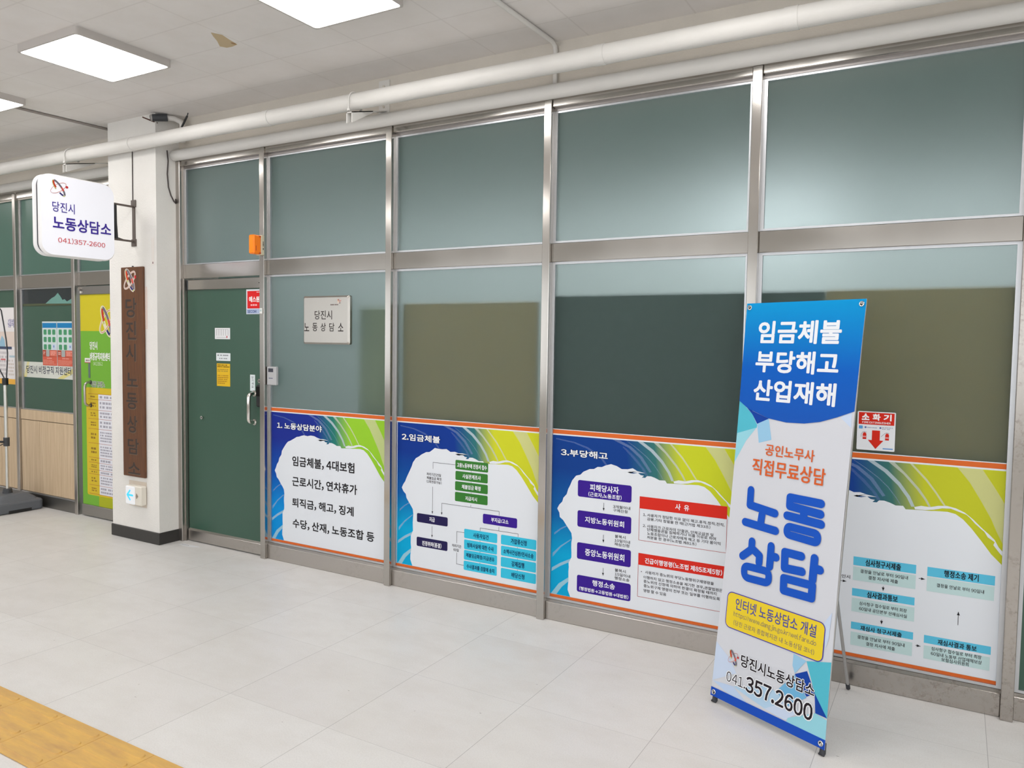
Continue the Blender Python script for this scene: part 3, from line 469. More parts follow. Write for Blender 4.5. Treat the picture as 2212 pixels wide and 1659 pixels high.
# ------------------------------------------------------------------ green office door
def green_door():
    d = empty('door_1', (0.5, 0.05, 0), 'green glass door with steel rails between the column and the first window', 'door', kind='structure'); L0 = d.location
    b = MB(); b.box((0.001, 0.0, 0.0), (0.046, 0.11, 3.012), M_STEEL_S, 0.003); b.box((0.046, 0.03, 0), (0.056, 0.11, 3.0), M_STEEL_S); b.build('jamb', d, L0)
    b = MB(); b.box((0.938, 0.0, 0.0), (0.986, 0.11, 3.012), M_STEEL, 0.0025); b.build('jamb', d, L0)
    b = MB(); b.box((0.047, 0.028, 2.097), (0.938, 0.11, 2.205), M_STEEL, 0.003); b.build('transom_bar', d, L0)
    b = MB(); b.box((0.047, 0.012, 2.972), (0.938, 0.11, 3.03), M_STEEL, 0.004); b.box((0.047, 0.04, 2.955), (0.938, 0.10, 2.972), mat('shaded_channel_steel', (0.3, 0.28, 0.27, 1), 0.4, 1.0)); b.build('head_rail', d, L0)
    b = MB(); b.box((0.060, 0.0565, 2.206), (0.934, 0.0625, 2.956), M_GLASS); b.build('transom_pane', d, L0)
    b = MB(); bead_frame(b, 0.056, 2.205, 0.938, 2.957, 0.044, 0.062, 0.014, M_BEAD); b.build('glazing_bead', d, L0)
    leaf = MB(); leaf.box((0.062, 0.056, 0.098), (0.932, 0.070, 2.012), M_FILM); lf = leaf.build('door_leaf', d, L0)
    b = MB(); b.box((0.085, 0.040, 2.008), (0.930, 0.084, 2.088), M_STEEL, 0.004); b.build('top_rail', lf, L0)
    b = MB(); b.box((0.064, 0.046, 2.010), (0.085, 0.080, 2.086), M_DGREY); b.build('pivot_block', lf, L0)
    b = MB(); b.box((0.066, 0.040, 0.008), (0.932, 0.084, 0.094), M_STEEL_S, 0.004)
    b.add([(0.066, 0.041, 0.0935), (0.932, 0.041, 0.0935), (0.932, 0.057, 0.104), (0.066, 0.057, 0.104)], [(0, 1, 2, 3)], M_STEEL_S); b.build('bottom_rail', lf, L0)
    b = MB(); b.tube([(0.895, 0.0395, 2.045), (0.895, 0.036, 2.045)], 0.008, M_CHROME); b.tube([(0.895, 0.0362, 2.045), (0.895, 0.035, 2.045)], 0.004, M_BLACK); b.build('lock_screw', lf, L0)
    # pull handle
    b = MB(); r = 0.0145; pts = []
    zt, zb, yo, x = 1.222, 1.006, 0.0, 0.822
    for k in range(7): pts.append((x, yo+0.03-0.03*math.sin(R(15*k)), zt-0.03+0.03*math.cos(R(15*k))))
    pts = [(x, 0.052, zt)]+pts
    for k in range(7): pts.append((x, yo+0.03-0.03*math.cos(R(15*k)), zb+0.03-0.03*math.sin(R(15*k))))
    pts.append((x, 0.052, zb)); b.tube(pts, r, M_CHROME, 16)
    for z in (zt, zb): b.tube([(x, 0.056, z), (x, 0.050, z)], 0.023, M_CHROME, 20)
    b.build('pull_handle', lf, L0)
    b = MB(); b.box((0.866, 0.022, 1.125), (0.930, 0.056, 1.292), M_BLACK, 0.012); b.box((0.876, 0.0212, 1.205), (0.922, 0.0222, 1.275), mat('keypad_gloss', rgb(10, 10, 12), 0.06)); b.build('digital_lock', lf, L0)
    b = MB(); b.tube([(0.883, 0.056, 1.318), (0.883, 0.044, 1.318)], 0.016, M_CHROME, 20); b.tube([(0.883, 0.0441, 1.318), (0.883, 0.043, 1.318)], 0.006, M_DGREY, 12); b.build('key_cylinder', lf, L0)
    b = MB(); b.tube([(0.240, 0.056, 1.006), (0.240, 0.048, 1.006), (0.240, 0.036, 1.006)], [0.008, 0.012, 0.013], M_CHROME, 20); b.tube([(0.240, 0.0361, 1.006), (0.240, 0.035, 1.006)], 0.006, M_DGREY, 12); b.build('bolt_knob', lf, L0)
green_door()

# ------------------------------------------------------------------ shopfront left of the column
YL = 0.08
def left_bay():
    g = YL+0.055
    def frame(name, n, x0, x1, mull, label):
        w = empty('%s_%d' % (name, n), ((x0+x1)/2, g, 0), label, name, kind='structure'); L0 = w.location
        if mull is not None:
            b = MB(); b.box((mull, YL, 0.0), (mull+MW, YL+0.11, 2.985), M_STEEL_S, 0.003); b.build('mullion', w, L0)
        b = MB(); b.box((x0, YL+.028, 2.085), (x1, YL+.11, 2.205), M_STEEL, 0.003); b.build('transom_bar', w, L0)
        b = MB(); b.box((x0, YL+.012, 2.94), (x1, YL+.11, 3.0), M_STEEL, 0.004); b.build('head_rail', w, L0)
        b = MB(); b.box((x0+.004, g, 2.206), (x1-.004, g+.006, 2.94), M_FILM2); b.build('glass_pane', w, L0)
        b = MB(); bead_frame(b, x0, 2.205, x1, 2.94, g-.012, g+.004, 0.016, M_BEAD); b.build('glazing_bead', w, L0)
        return w, L0
    for n, x0, x1, mull, lab in ((6, -2.502, -1.584, -1.584, 'green window bay with torn film above pale wood panelling, left of the column'),
                                 (7, -3.65, -2.55, -2.55, 'green window bay cut off by the left edge of the photo')):
        w, L0 = frame('window', n, x0, x1, mull, lab)
        b = MB(); b.box((x0+.004, g, 0.915), (x1-.004, g+.006, 2.084), M_FILM); b.build('glass_pane', w, L0)
        b = MB(); bead_frame(b, x0, 0.915, x1, 2.085, g-.012, g+.004, 0.016, M_BEAD); b.build('glazing_bead', w, L0)
        b = MB(); b.box((x0, YL+.020, 0.822), (x1, g+.02, 0.915), M_WOODP, 0.002); b.build('panel_rail', w, L0)
        b = MB(); k = 0.0
        xs = [x0, -2.184, -1.856, x1] if n == 6 else [x0, -3.2, -2.87, x1]
        for p, q in zip(xs, xs[1:]): b.box((p+.0015, YL+.022, 0.125), (q-.0015, g+.02, 0.816), M_WOODP, 0.002)
        b.box((x0, YL+.03, 0.11), (x1, g+.02, 0.83), mat('panel_groove', rgb(70, 50, 36), 0.7)); b.build('wood_panelling', w, L0)
        b = MB(); b.box((x0, YL+.012, 0.0), (x1, YL+.11, 0.112), mat('dull_sill_steel', (0.26, 0.25, 0.235, 1), 0.4, 1.0), 0.003)
        b.box((x0, YL+.010, 0.112), (x1, YL+.06, 0.122), M_BEAD); b.build('sill_rail', w, L0)
        if n == 6:
            b = MB()
            b.box((x0+.016, g-.003, 1.935), (x1-.016, g-.001, 2.072), M_DARKGLASS); o = b.build('film_gap', w, L0); o['label'] = 'dark gap where the film is torn away'
            b = MB()
            tear = [(-2.09, 1.935), (-2.03, 1.965), (-1.985, 1.985), (-1.935, 2.000), (-1.885, 2.032), (-1.85, 2.005), (-1.81, 1.965), (-1.775, 1.972), (-1.74, 1.95), (-1.70, 1.962), (-1.63, 1.985), (-1.60, 1.986), (-1.60, 1.93)]
            nn = len(tear)
            b.add([(x, g-.006, z) for x, z in tear]+[(x, g-.004, z) for x, z in tear], [tuple(range(nn)), tuple(range(nn, 2*nn))[::-1]]+[(i, nn+i, nn+(i+1) % nn, (i+1) % nn) for i in range(nn)], mat('torn_film', rgb(104, 150, 140), 0.45))
            b.box((-2.49, g-.0045, 1.915), (-1.60, g-.0035, 1.937), mat('film_edge', rgb(70, 78, 52), 0.5))
            o = b.build('torn_film', w, L0); o['label'] = 'pale torn edge of the window film'
    # the neighbouring office door, half behind the column
    w, L0 = frame('door', 2, -1.536, -0.62, None, 'yellow and green printed door half hidden behind the column')
    YF = YL+0.025; A, B2, Z = -1.492, -0.62, 0.105
    PL = (206, 192, 46)
    lf = empty('leaf_dummy', (0, 0, 0)); bpy.data.objects.remove(lf)
    b = MB(); b.box((A, YF+.002, 0.10), (B2, YF+.016, 2.01), P(118, 172, 62, 0.4)); leaf = b.build('door_leaf', w, L0)
    b = MB(); b.box((A, YF-.012, 0.008), (B2, YF+.03, 0.108), mat('dull_door_steel', (0.36, 0.345, 0.33, 1), 0.36, 1.0), 0.004); b.build('bottom_rail', leaf, L0)
    b = MB(); b.box((A, YF-.012, 2.005), (B2, YF+.03, 2.078), mat('dull_door_steel', (0.36, 0.345, 0.33, 1), 0.36, 1.0), 0.004); b.build('top_rail', leaf, L0)
    b = MB(); b.tube([(-1.46, YF-.012, 2.055), (-1.46, YF-.03, 2.055)], 0.014, M_STEEL_S); b.tube([(-1.44, YF-.012, 2.025), (-1.44, YF-.026, 2.025)], 0.009, M_WHITE_P); b.build('pivot_pin', leaf, L0)
    pr = wallframe('tmp', 0, YF+.0018, 0, None, None); MW_ = pr.matrix_world.copy(); bpy.data.objects.remove(pr)
    def child(mb, nm):
        o = mb.build(nm, None); o.data.transform(MW_); o.data.transform(Matrix.Translation(-Vector(L0))); o.parent = leaf; return o
    b = MB()
    b.rect(A, 1.68, B2, 2.004, .0004, P(*PL)); b.rect(A, .109, B2, 1.68, .0004, P(118, 176, 62))
    b.rect(-1.245, .109, B2, .215, .0006, P(172, 178, 40)); b.rect(-1.42, .20, B2, 1.175, .0007, P(214, 186, 52), .02)
    b.rect(-1.235, .215, B2, 1.118, .0009, P(228, 228, 236))
    rows = [1.118, 1.07, 0.975, 0.895, 0.805, 0.675, 0.545, 0.50, 0.435, 0.395, 0.295, 0.215]
    for z in rows: b.rect(-1.39, z-.0015, B2, z+.0015, .0012, P(170, 90, 60))
    for i, (z1, z0) in enumerate(zip(rows, rows[1:])):
        h = z1-z0; nrow = max(1, int(h/.032))
        b.dashes(-1.355, z0+h*.25, -1.275, z1-h*.25, .0012, P(150, 118, 46), max(1, min(2, nrow)), rag=.2, seed=i)
        b.dashes(-1.215, z0+h*.12, -1.0, z1-h*.12, .0012, P(168, 166, 178), nrow, rag=.15, seed=40+i)
    emblem(b, -1.105, 1.765, 0.20, 0.25, .0015, halo=P(228, 222, 196))
    child(b, 'printed_film')
    b = MB(); b.text('당진시', -1.352, 1.514, -1.238, 1.586, .0014, P(240, 240, 236), .02)
    child(b, 'lettering'); b = MB(); b.text('비정규직지원센터', -1.352, 1.418, -1.055, 1.490, .0014, P(240, 240, 236), .025)
    child(b, 'lettering'); b = MB(); b.text('041)356-2', -1.302, 1.371, -1.165, 1.410, .0014, P(224, 236, 206))
    child(b, 'lettering'); b = MB(); b.text('사업장 규모별 노', -1.343, 1.180, -1.135, 1.234, .0014, P(60, 70, 66), .012, halo=P(235, 238, 225), halo_bold=.05)
    child(b, 'lettering')
    b = MB(); r = .011; x = -1.345
    pts = [(x, YF, 1.222), (x, YF-.03, 1.222), (x, YF-.05, 1.205), (x, YF-.055, 1.185), (x, YF-.055, 1.05), (x, YF-.05, 1.03), (x, YF-.03, 1.014), (x, YF, 1.014)]
    b.tube(pts, r, M_STEEL_S, 12)
    for z in (1.222, 1.014): b.tube([(x, YF+.001, z), (x, YF-.006, z)], .017, M_DGREY, 14)
    b.build('pull_handle', leaf, L0)
    # pull sticker
    s = wallframe('sticker', -1.40, YF+.0012, 1.26, 'grey and white sticker above the pull handle of the yellow green door', 'sticker')
    b = MB(); b.prism(rrect(-.03, .135, .055, .178, .006), .0, .0022, P(226, 224, 220)); b.dashes(-.012, .145, .042, .168, .0026, P(120, 100, 100), 1, seed=4)
    b.prism([(.022, .0), (.05, .0), (.05, .132), (.022, .132)], 0, .0022, P(104, 120, 112)); b.rect(-.03, .134, .055, .140, .0026, P(190, 80, 90)); b.build('printed_sheet', s)
left_bay()

# ------------------------------------------------------------------ what stands behind the frosted panes
def boards():
    BR = mat('brown_board', rgb(164, 132, 76), 0.7); DG = mat('dark_green_board', rgb(18, 32, 27), 0.7); GG = mat('grey_green_board', rgb(150, 150, 108), 0.7)
    for x0, x1, z, m, lab in ((1.76, 2.10, 1.868, GG, 'olive board standing behind the pane with the steel office plate'),
                           (2.19, 3.195, 1.878, BR, 'brown board behind the frosted pane of the second window bay'),
                           (3.30, 4.795, 1.908, DG, 'dark green board behind the third frosted pane, reaching behind the banner'),
                           (4.80, 5.60, 1.910, BR, 'brown board behind the pane with the fire extinguisher sign')):
        y0 = .17 if x0 < 2 else .10; b = MB(); b.box((x0, y0, 0.0), (x1, y0+.025, z), m, 0.002)
        tag(b.build('office_board', loc=((x0+x1)/2, 0.11, 0)), lab, 'board')
boards()

# ------------------------------------------------------------------ ceiling lights
def lights():
    first = None
    spots = [(-0.83, -1.128, 'square ceiling light cut by the left edge of the photo', 1), (0.805, -1.128, 'only square ceiling light wholly in view, near the top left', 1), (2.615, -1.128, 'square ceiling light cut by the top edge of the photo', 1)]
    for k in range(3): spots.append((4.425+1.81*k, -1.128, None, 0))
    for k in range(2): spots.append((-2.65-1.81*k, -1.128, None, 0))
    for k in range(-2, 5): spots.append((0.805+1.81*k, -4.2, None, 0))
    for x, y, lab, seen in spots:
        if first is None:
            t = empty('ceiling_light', (x, y, CZ), lab, 'ceiling light', 'square ceiling lights')
            b = MB(); h = 0.3
            o = rrect(-h, -h, h, h, .02); i = rrect(-h+.012, -h+.012, h-.012, h-.012, .02); n = len(o)
            V = [(*p, 0) for p in o]+[(*p, -.045) for p in o]+[(*p, -.045) for p in i]+[(*p, -.040) for p in i]
            F = [(k, (k+1) % n, n+(k+1) % n, n+k) for k in range(n)]+[(n+k, n+(k+1) % n, 2*n+(k+1) % n, 2*n+k) for k in range(n)]+[(2*n+k, 2*n+(k+1) % n, 3*n+(k+1) % n, 3*n+k) for k in range(n)]
            b.add(V, F, M_LAMPF); fr = b.build('frame', t)
            b = MB(); b.add([(*p, -.043) for p in i], [tuple(range(n))[::-1]], M_LAMP); df = b.build('diffuser', t)
            first = (t, fr, df)
        else:
            t = first[0].copy(); COL.objects.link(t); t.location = (x, y, CZ)
            t['label'] = lab or 'square ceiling light of the corridor outside the photo'
            for c in first[1:]:
                q = c.copy(); COL.objects.link(q); q.parent = t
    for x, y in ((-2.6, 4.2), (-1.0, 4.2), (0.6, 4.2), (2.2, 4.2), (3.8, 4.2), (5.4, 4.2), (7.0, 4.2), (3.8, 3.5)):  # light panels added and placed to set the brightness of the frosted panes
        t = empty('added_office_light', (x, y, 2.96), 'added light panel behind the frosted glass that brightens the panes', 'ceiling light', 'added office lights')
        b = MB(); b.box((-.62, -.32, -.03), (.62, .32, 0), M_LAMPF); b.build('frame', t)
        b = MB(); b.add([(-.6, -.3, -.032), (-.6, .3, -.032), (.6, .3, -.032), (.6, -.3, -.032)], [(0, 1, 2, 3)], M_OFFL); b.build('diffuser', t)
lights()

# ------------------------------------------------------------------ pipes, conduits, camera
def services():
    b = MB(); b.tube([(-7.0, -0.24, 3.112), (10.0, -0.24, 3.112)], 0.050, M_PIPE, 24)
    for x in (3.72, 4.66, -0.2, 1.3): b.tube([(x-.03, -0.24, 3.112), (x+.03, -0.24, 3.112)], .0525, M_PIPE, 24)
    tag(b.build('pipe'), 'thick white pipe on brackets crossing in front of the column', 'pipe')
    b = MB(); b.tube([(0.004, -0.010, 3.052), (10.0, -0.010, 3.052)], 0.0405, M_PIPE, 24)
    tag(b.build('pipe'), 'white pipe lying along the window heads right of the column', 'pipe')
    b = MB(); b.tube([(-7.0, 0.068, 3.045), (-0.612, 0.068, 3.045)], 0.0405, M_PIPE, 24)
    tag(b.build('pipe'), 'white pipe lying along the window heads left of the column', 'pipe')
    for x, yb, lab in ((2.075, 0.032, 'painted pipe bracket above the steel office plate'), (-0.985, 0.112, 'painted pipe bracket just left of the column')):
        t = empty('pipe_bracket', (x, yb, 3.12), lab, 'pipe bracket', 'pipe brackets')
        b = MB()
        y1 = -0.335-(yb-.032); za, zb_ = .006, -.088
        for (dx0, dx1, ta, tb) in ((-.024, .024, -.006, -.006), (.018, .024, -.012, -.066), (-.024, -.018, -.012, -.066)):
            q = 0.0 if dx1-dx0 > .02 else .42; y0 = y1*q; zq = za+(zb_-za)*q
            V = [(dx0, y0, zq+ta), (dx1, y0, zq+ta), (dx1, y1, zb_+tb), (dx0, y1, zb_+tb), (dx0, y0, zq), (dx1, y0, zq), (dx1, y1, zb_), (dx0, y1, zb_)]
            b.add(V, [(0, 1, 2, 3), (7, 6, 5, 4), (0, 4, 5, 1), (1, 5, 6, 2), (2, 6, 7, 3), (3, 7, 4, 0)], M_PIPE)
        b.build('arm', t)
        b = MB(); b.box((-.045, -.006, -.02), (.045, -.0005, .20), M_PIPE, .002)
        for z in (.03, .16): b.tube([(.0, -.006, z), (.0, -.014, z)], .008, M_BEAM, 8)
        b.build('wall_plate', t)
        b = MB(); yc = -0.24-yb; pts = [(-.012, yc+.056*math.cos(R(a)), -.008+.056*math.sin(R(a))) for a in range(0, 181, 15)]
        pts = [(-.012, yc+.056, -.05)]+pts+[(-.012, yc-.056, -.078)]
        b.tube(pts, .005, M_PIPE, 8)
        for q in (pts[0], pts[-1]): b.tube([q, (q[0], q[1], q[2]+.014)], .010, M_PIPE, 6)
        b.build('strap', t)
    b = MB(); b.tube([(3.30, -3.4, CZ-.014), (3.315, -0.6, CZ-.014), (3.325, -.02, CZ-.014), (3.327, .012, CZ-.03), (3.328, .017, CZ-.06), (3.328, .017, 3.10)], .0135, M_PIPE, 10)
    tag(b.build('ceiling_conduit'), 'thin white conduit along the ceiling bending down to the thick pipe', 'conduit')
    b = MB(); b.tube([(-.79, -1.6, CZ-.010), (-.78, -.67, CZ-.010), (-.735, -.05, CZ-.010), (-.70, .10, CZ-.010)], .010, mat('grey_cable', rgb(150, 142, 136), .6), 8)
    tag(b.build('ceiling_cable'), 'thin grey cable on the ceiling left of the column', 'cable')
    t = empty('security_camera', (0.06, -0.12, 3.30), 'small dark security camera at the top corner of the column', 'security camera')
    b = MB(); b.tube([(.06, .10, -.16), (.06, .10, -.04), (.055, .09, -.005), (.03, .05, .012), (.0, .01, .012)], .020, M_WHITE_P, 14); b.build('mounting_pipe', t)
    b = MB(); b.tube([(.005, .01, .012), (-.06, -.075, -.0)], .027, M_DGREY, 16); b.build('housing', t)
    b = MB(); b.tube([(-.06, -.075, -.0), (-.068, -.086, -.002)], .024, mat('lens_ring', rgb(176, 172, 168), .3), 16); b.tube([(-.0682, -.0862, -.002), (-.070, -.0885, -.0025)], .016, M_BLACK, 14); b.build('lens', t)
    b = MB(); b.tube([(-.06, -.03, -.03), (-.115, -.12, -.0)], .005, mat('rust_brown', rgb(84, 48, 36), .6), 6); b.build('bracket_screw', t)
    b = MB(); b.tube([(.182, .0, -.085), (.222, .02, .0)], .0075, M_BLACK, 8); b.tube([(.222, .02, .0), (.228, .022, .022)], .004, M_DGREY, 6)
    tag(b.build('antenna_rod', loc=(0.06, -0.12, 3.30)), 'short black rod beside the security camera', 'antenna')
    o = bpy.data.objects['antenna_rod']; o.data.transform(Matrix.Translation((0.06, -0.12, 3.30))); o.matrix_world = Matrix.Translation((0.06, -0.12, 3.30))
    b = MB(); b.tube([(.006, -.075, 3.08), (.008, -.068, 3.0), (.006, -.075, 2.90), (.006, -.066, 2.80), (.006, -.045, 2.74), (.006, -.02, 2.70), (.006, -.006, 2.685), (.004, -.002, 2.72)], .005, mat('dark_cable', rgb(70, 62, 60), .5), 8)
    tag(b.build('loose_cable'), 'loose dark cable hanging on the right side of the column', 'cable')
services()

# ------------------------------------------------------------------ floor strip for the blind
def tactile():
    t = empty('tactile_strip', (2.0, -2.263, 0), 'yellow raised guiding strip set along the grey floor', 'tactile paving')
    k = 0; x = 0.025
    while x < 4.2:
        b = MB(); b.box((x+.001, -2.413, 0.0005), (x+.299, -2.113, 0.007), M_TACT, .0015)
        for j in range(4):
            yc = -2.413+.0375+.075*j
            o = [( x+.15+p[0], yc+p[1]) for p in rrect(-.133, -.0175, .133, .0175, .0174, 5)]; i = [(x+.15+p[0], yc+p[1]) for p in rrect(-.129, -.0135, .129, .0135, .0134, 5)]
            n = len(o); b.add([(*p, .0068) for p in o]+[(*p, .0118) for p in i], [tuple(range(n, 2*n))]+[(q, (q+1) % n, n+(q+1) % n, n+q) for q in range(n)], M_TACT)
        b.build('tactile_tile', t, t.location); x += .3
tactile()

# ------------------------------------------------------------------ the four printed posters
WH = P(222, 226, 232, .38); OR = P(214, 104, 48)
BOXC = dict(green=P(58, 122, 52), dark=P(38, 32, 78), purple=P(58, 30, 140), cyan=P(58, 190, 222), cyan2=P(92, 190, 222), pale=P(190, 216, 216), red=P(212, 46, 34))
def art_mat(name, navy, blue, cyan, teal, lime, w):
    m = mat(name, blue, .4, Specular_IOR_Level=0.12)
    t = N(m, 'ShaderNodeTexCoord'); s = N(m, 'ShaderNodeSeparateXYZ'); LK(m, t.outputs['Object'], s.inputs[0])
    left = ramp(m, s.outputs['Y'], [(0.0, cyan), (0.26, cyan), (0.50, blue), (0.78, navy)])
    xs = math_n(m, 'ADD', math_n(m, 'DIVIDE', s.outputs['X'], w), math_n(m, 'MULTIPLY', math_n(m, 'SUBTRACT', s.outputs['Y'], .9), .12))
    f1 = ramp(m, xs, [(0.42, (0, 0, 0, 1)), (0.56, (1, 1, 1, 1))]); f2 = ramp(m, xs, [(0.57, (0, 0, 0, 1)), (0.70, (1, 1, 1, 1))])
    LK(m, mixc(m, f2, mixc(m, f1, left, teal), lime), BS(m).inputs['Base Color']); return m
def alpha_mat(name, c, a):
    m = mat(name, c, .4, Specular_IOR_Level=0.12); BS(m).inputs['Alpha'].default_value = a; return m
SWM = [alpha_mat('swoosh_%d' % i, c, a) for i, (c, a) in enumerate([(rgb(120, 150, 220), .22), (rgb(150, 180, 220), .35), (rgb(205, 222, 232), .62), (rgb(215, 222, 205), .6), (rgb(226, 228, 190), .68), (rgb(232, 232, 176), .55)])]
SWLM = [alpha_mat('swoosh_left_%d' % i, c, a) for i, (c, a) in enumerate([(rgb(190, 225, 240), .55), (rgb(185, 228, 238), .6), (rgb(170, 210, 240), .4), (rgb(160, 190, 235), .35), (rgb(120, 150, 220), .3), (rgb(150, 175, 225), .3)])]
def jag(pts, amp, seed):
    rd = random.Random(seed); out = []
    for a, b in zip(pts, pts[1:]):
        L_ = math.dist(a, b); n = max(1, int(L_/0.022))
        for k in range(n):
            t = k/n; j = (rd.random()-.5)*amp*(0 if k == 0 else 1)
            dx, dy = b[0]-a[0], b[1]-a[1]; q = max(1e-6, math.hypot(dx, dy))
            out.append((a[0]+dx*t-dy/q*j, a[1]+dy*t+dx/q*j))
    return out+[pts[-1]]
def poster(k, label, cols):
    x0, x1 = EXT[k]; z0, z1 = 0.1265, 1.131; w, h = x1-x0, z1-z0
    t = wallframe('info_poster', x0, 0.0560, z0, label, 'poster', 'office posters along the windows')
    art = art_mat('poster_art_%d' % k, *cols, w)
    s = lambda pts: [(p[0]*w, (ZB+p[1]*(ZT-ZB))-z0) for p in pts]
    clip = lambda pts: [(min(max(p[0], .004), w-.004), min(max(p[1], .0245), h-.036)) for p in pts]
    b = MB()
    b.box((0, 0, 0), (w, h, .0008), WH)
    b.rect(0, h-.028, w, h-.004, .0011, OR); b.rect(0, .002, w, .023, .0011, OR)
    b.rect(.004, .024, w-.004, h-.036, .0011, art)
    for p, m in zip(SWL, SWLM): b.poly(clip(s(p)), .0014, m)
    for p, m in zip(SW, SWM): b.poly(clip(s(p)), .0014, m)
    left = jag(BLOBL[1:9], .004, k)+jag(BLOBL[9:], .022, k+5); right = jag(BLOBR[:16], .016, k+9)+BLOBR[16:]
    out = [(BLOBL[0][0], -.01)]+[tuple(BLOBL[0])]+left+right
    out[-1] = (1.0, out[-1][1])
    b.poly(clip(s([tuple(p) for p in out]+[(1.0, -.01)])), .0017, WH)
    b.poly(clip(s(STROKE)), .0020, WH)
    cuts = [(.885, .690, .012), (.905, .655, .016), (.93, .62, .010)]
    for i, (c, r, x, y, u, v) in enumerate(B[k]): b.rect(x-x0, y-z0, u-x0, v-z0, .0023 if c != 'pale' else .0022, BOXC[c], r)
    b.build('printed_sheet', t)
    bk = P(40, 38, 42); rl = P(176, 60, 56)
    for l in L[k]:
        kd, x, y, u, v = l; b = MB()
        if kd == 'box': b.stroke([(x-x0, v-z0), (x-x0, y-z0), (u-x0, y-z0), (u-x0, v-z0)], .0011, .0023, rl, cap=0); b.build('box_outline', t); continue
        p, q = (x-x0, y-z0), (u-x0, v-z0); b.stroke([p, q], .0011, .0024, bk, cap=0)
        if kd == 'a':
            d = Vector((q[0]-p[0], q[1]-p[1])).normalized(); n = Vector((-d.y, d.x)); Q = Vector(q)
            b.poly([Q, Q-d*.016+n*.006, Q-d*.016-n*.006], .0026, bk)
        b.build('connector_line', t)
    ST_ = dict(title=(P(238, 240, 244), .028, P(20, 22, 40), .075), blk=(P(34, 30, 34), .022, None, 0), wht=(P(236, 236, 242), .022, None, 0), thin=(P(52, 48, 52), .010, None, 0), navy=(P(14, 44, 84), .022, None, 0))
    for tx, x, y, u, v, stl in T[k]:
        m, bo, hm, hb = ST_[stl]; b = MB(); g = 0 if stl == 'title' or k == 1 else (.03 if stl == 'thin' else .12)*(v-y); b.text(tx, x-x0, y-g-z0, u-x0, v+g-z0, .0029, m, bo, hm, hb); b.build('lettering', t)
poster(1, 'poster in large black lettering numbered 1, beside the green door', (rgb(28, 46, 140), rgb(18, 84, 176), rgb(8, 140, 214), rgb(40, 120, 110), rgb(148, 200, 50)))
poster(2, 'poster numbered 2 with green, navy and cyan flowchart boxes', (rgb(14, 54, 140), rgb(12, 92, 168), rgb(4, 164, 212), rgb(48, 112, 116), rgb(202, 206, 44)))
poster(3, 'poster numbered 3 with purple boxes and two red headed text boxes', (rgb(14, 60, 136), rgb(14, 96, 166), rgb(6, 160, 208), rgb(52, 112, 112), rgb(196, 204, 42)))
poster(4, 'poster with pale blue flowchart boxes behind and right of the standing banner', (rgb(26, 64, 140), rgb(26, 96, 166), rgb(20, 160, 205), rgb(58, 110, 106), rgb(190, 194, 44)))

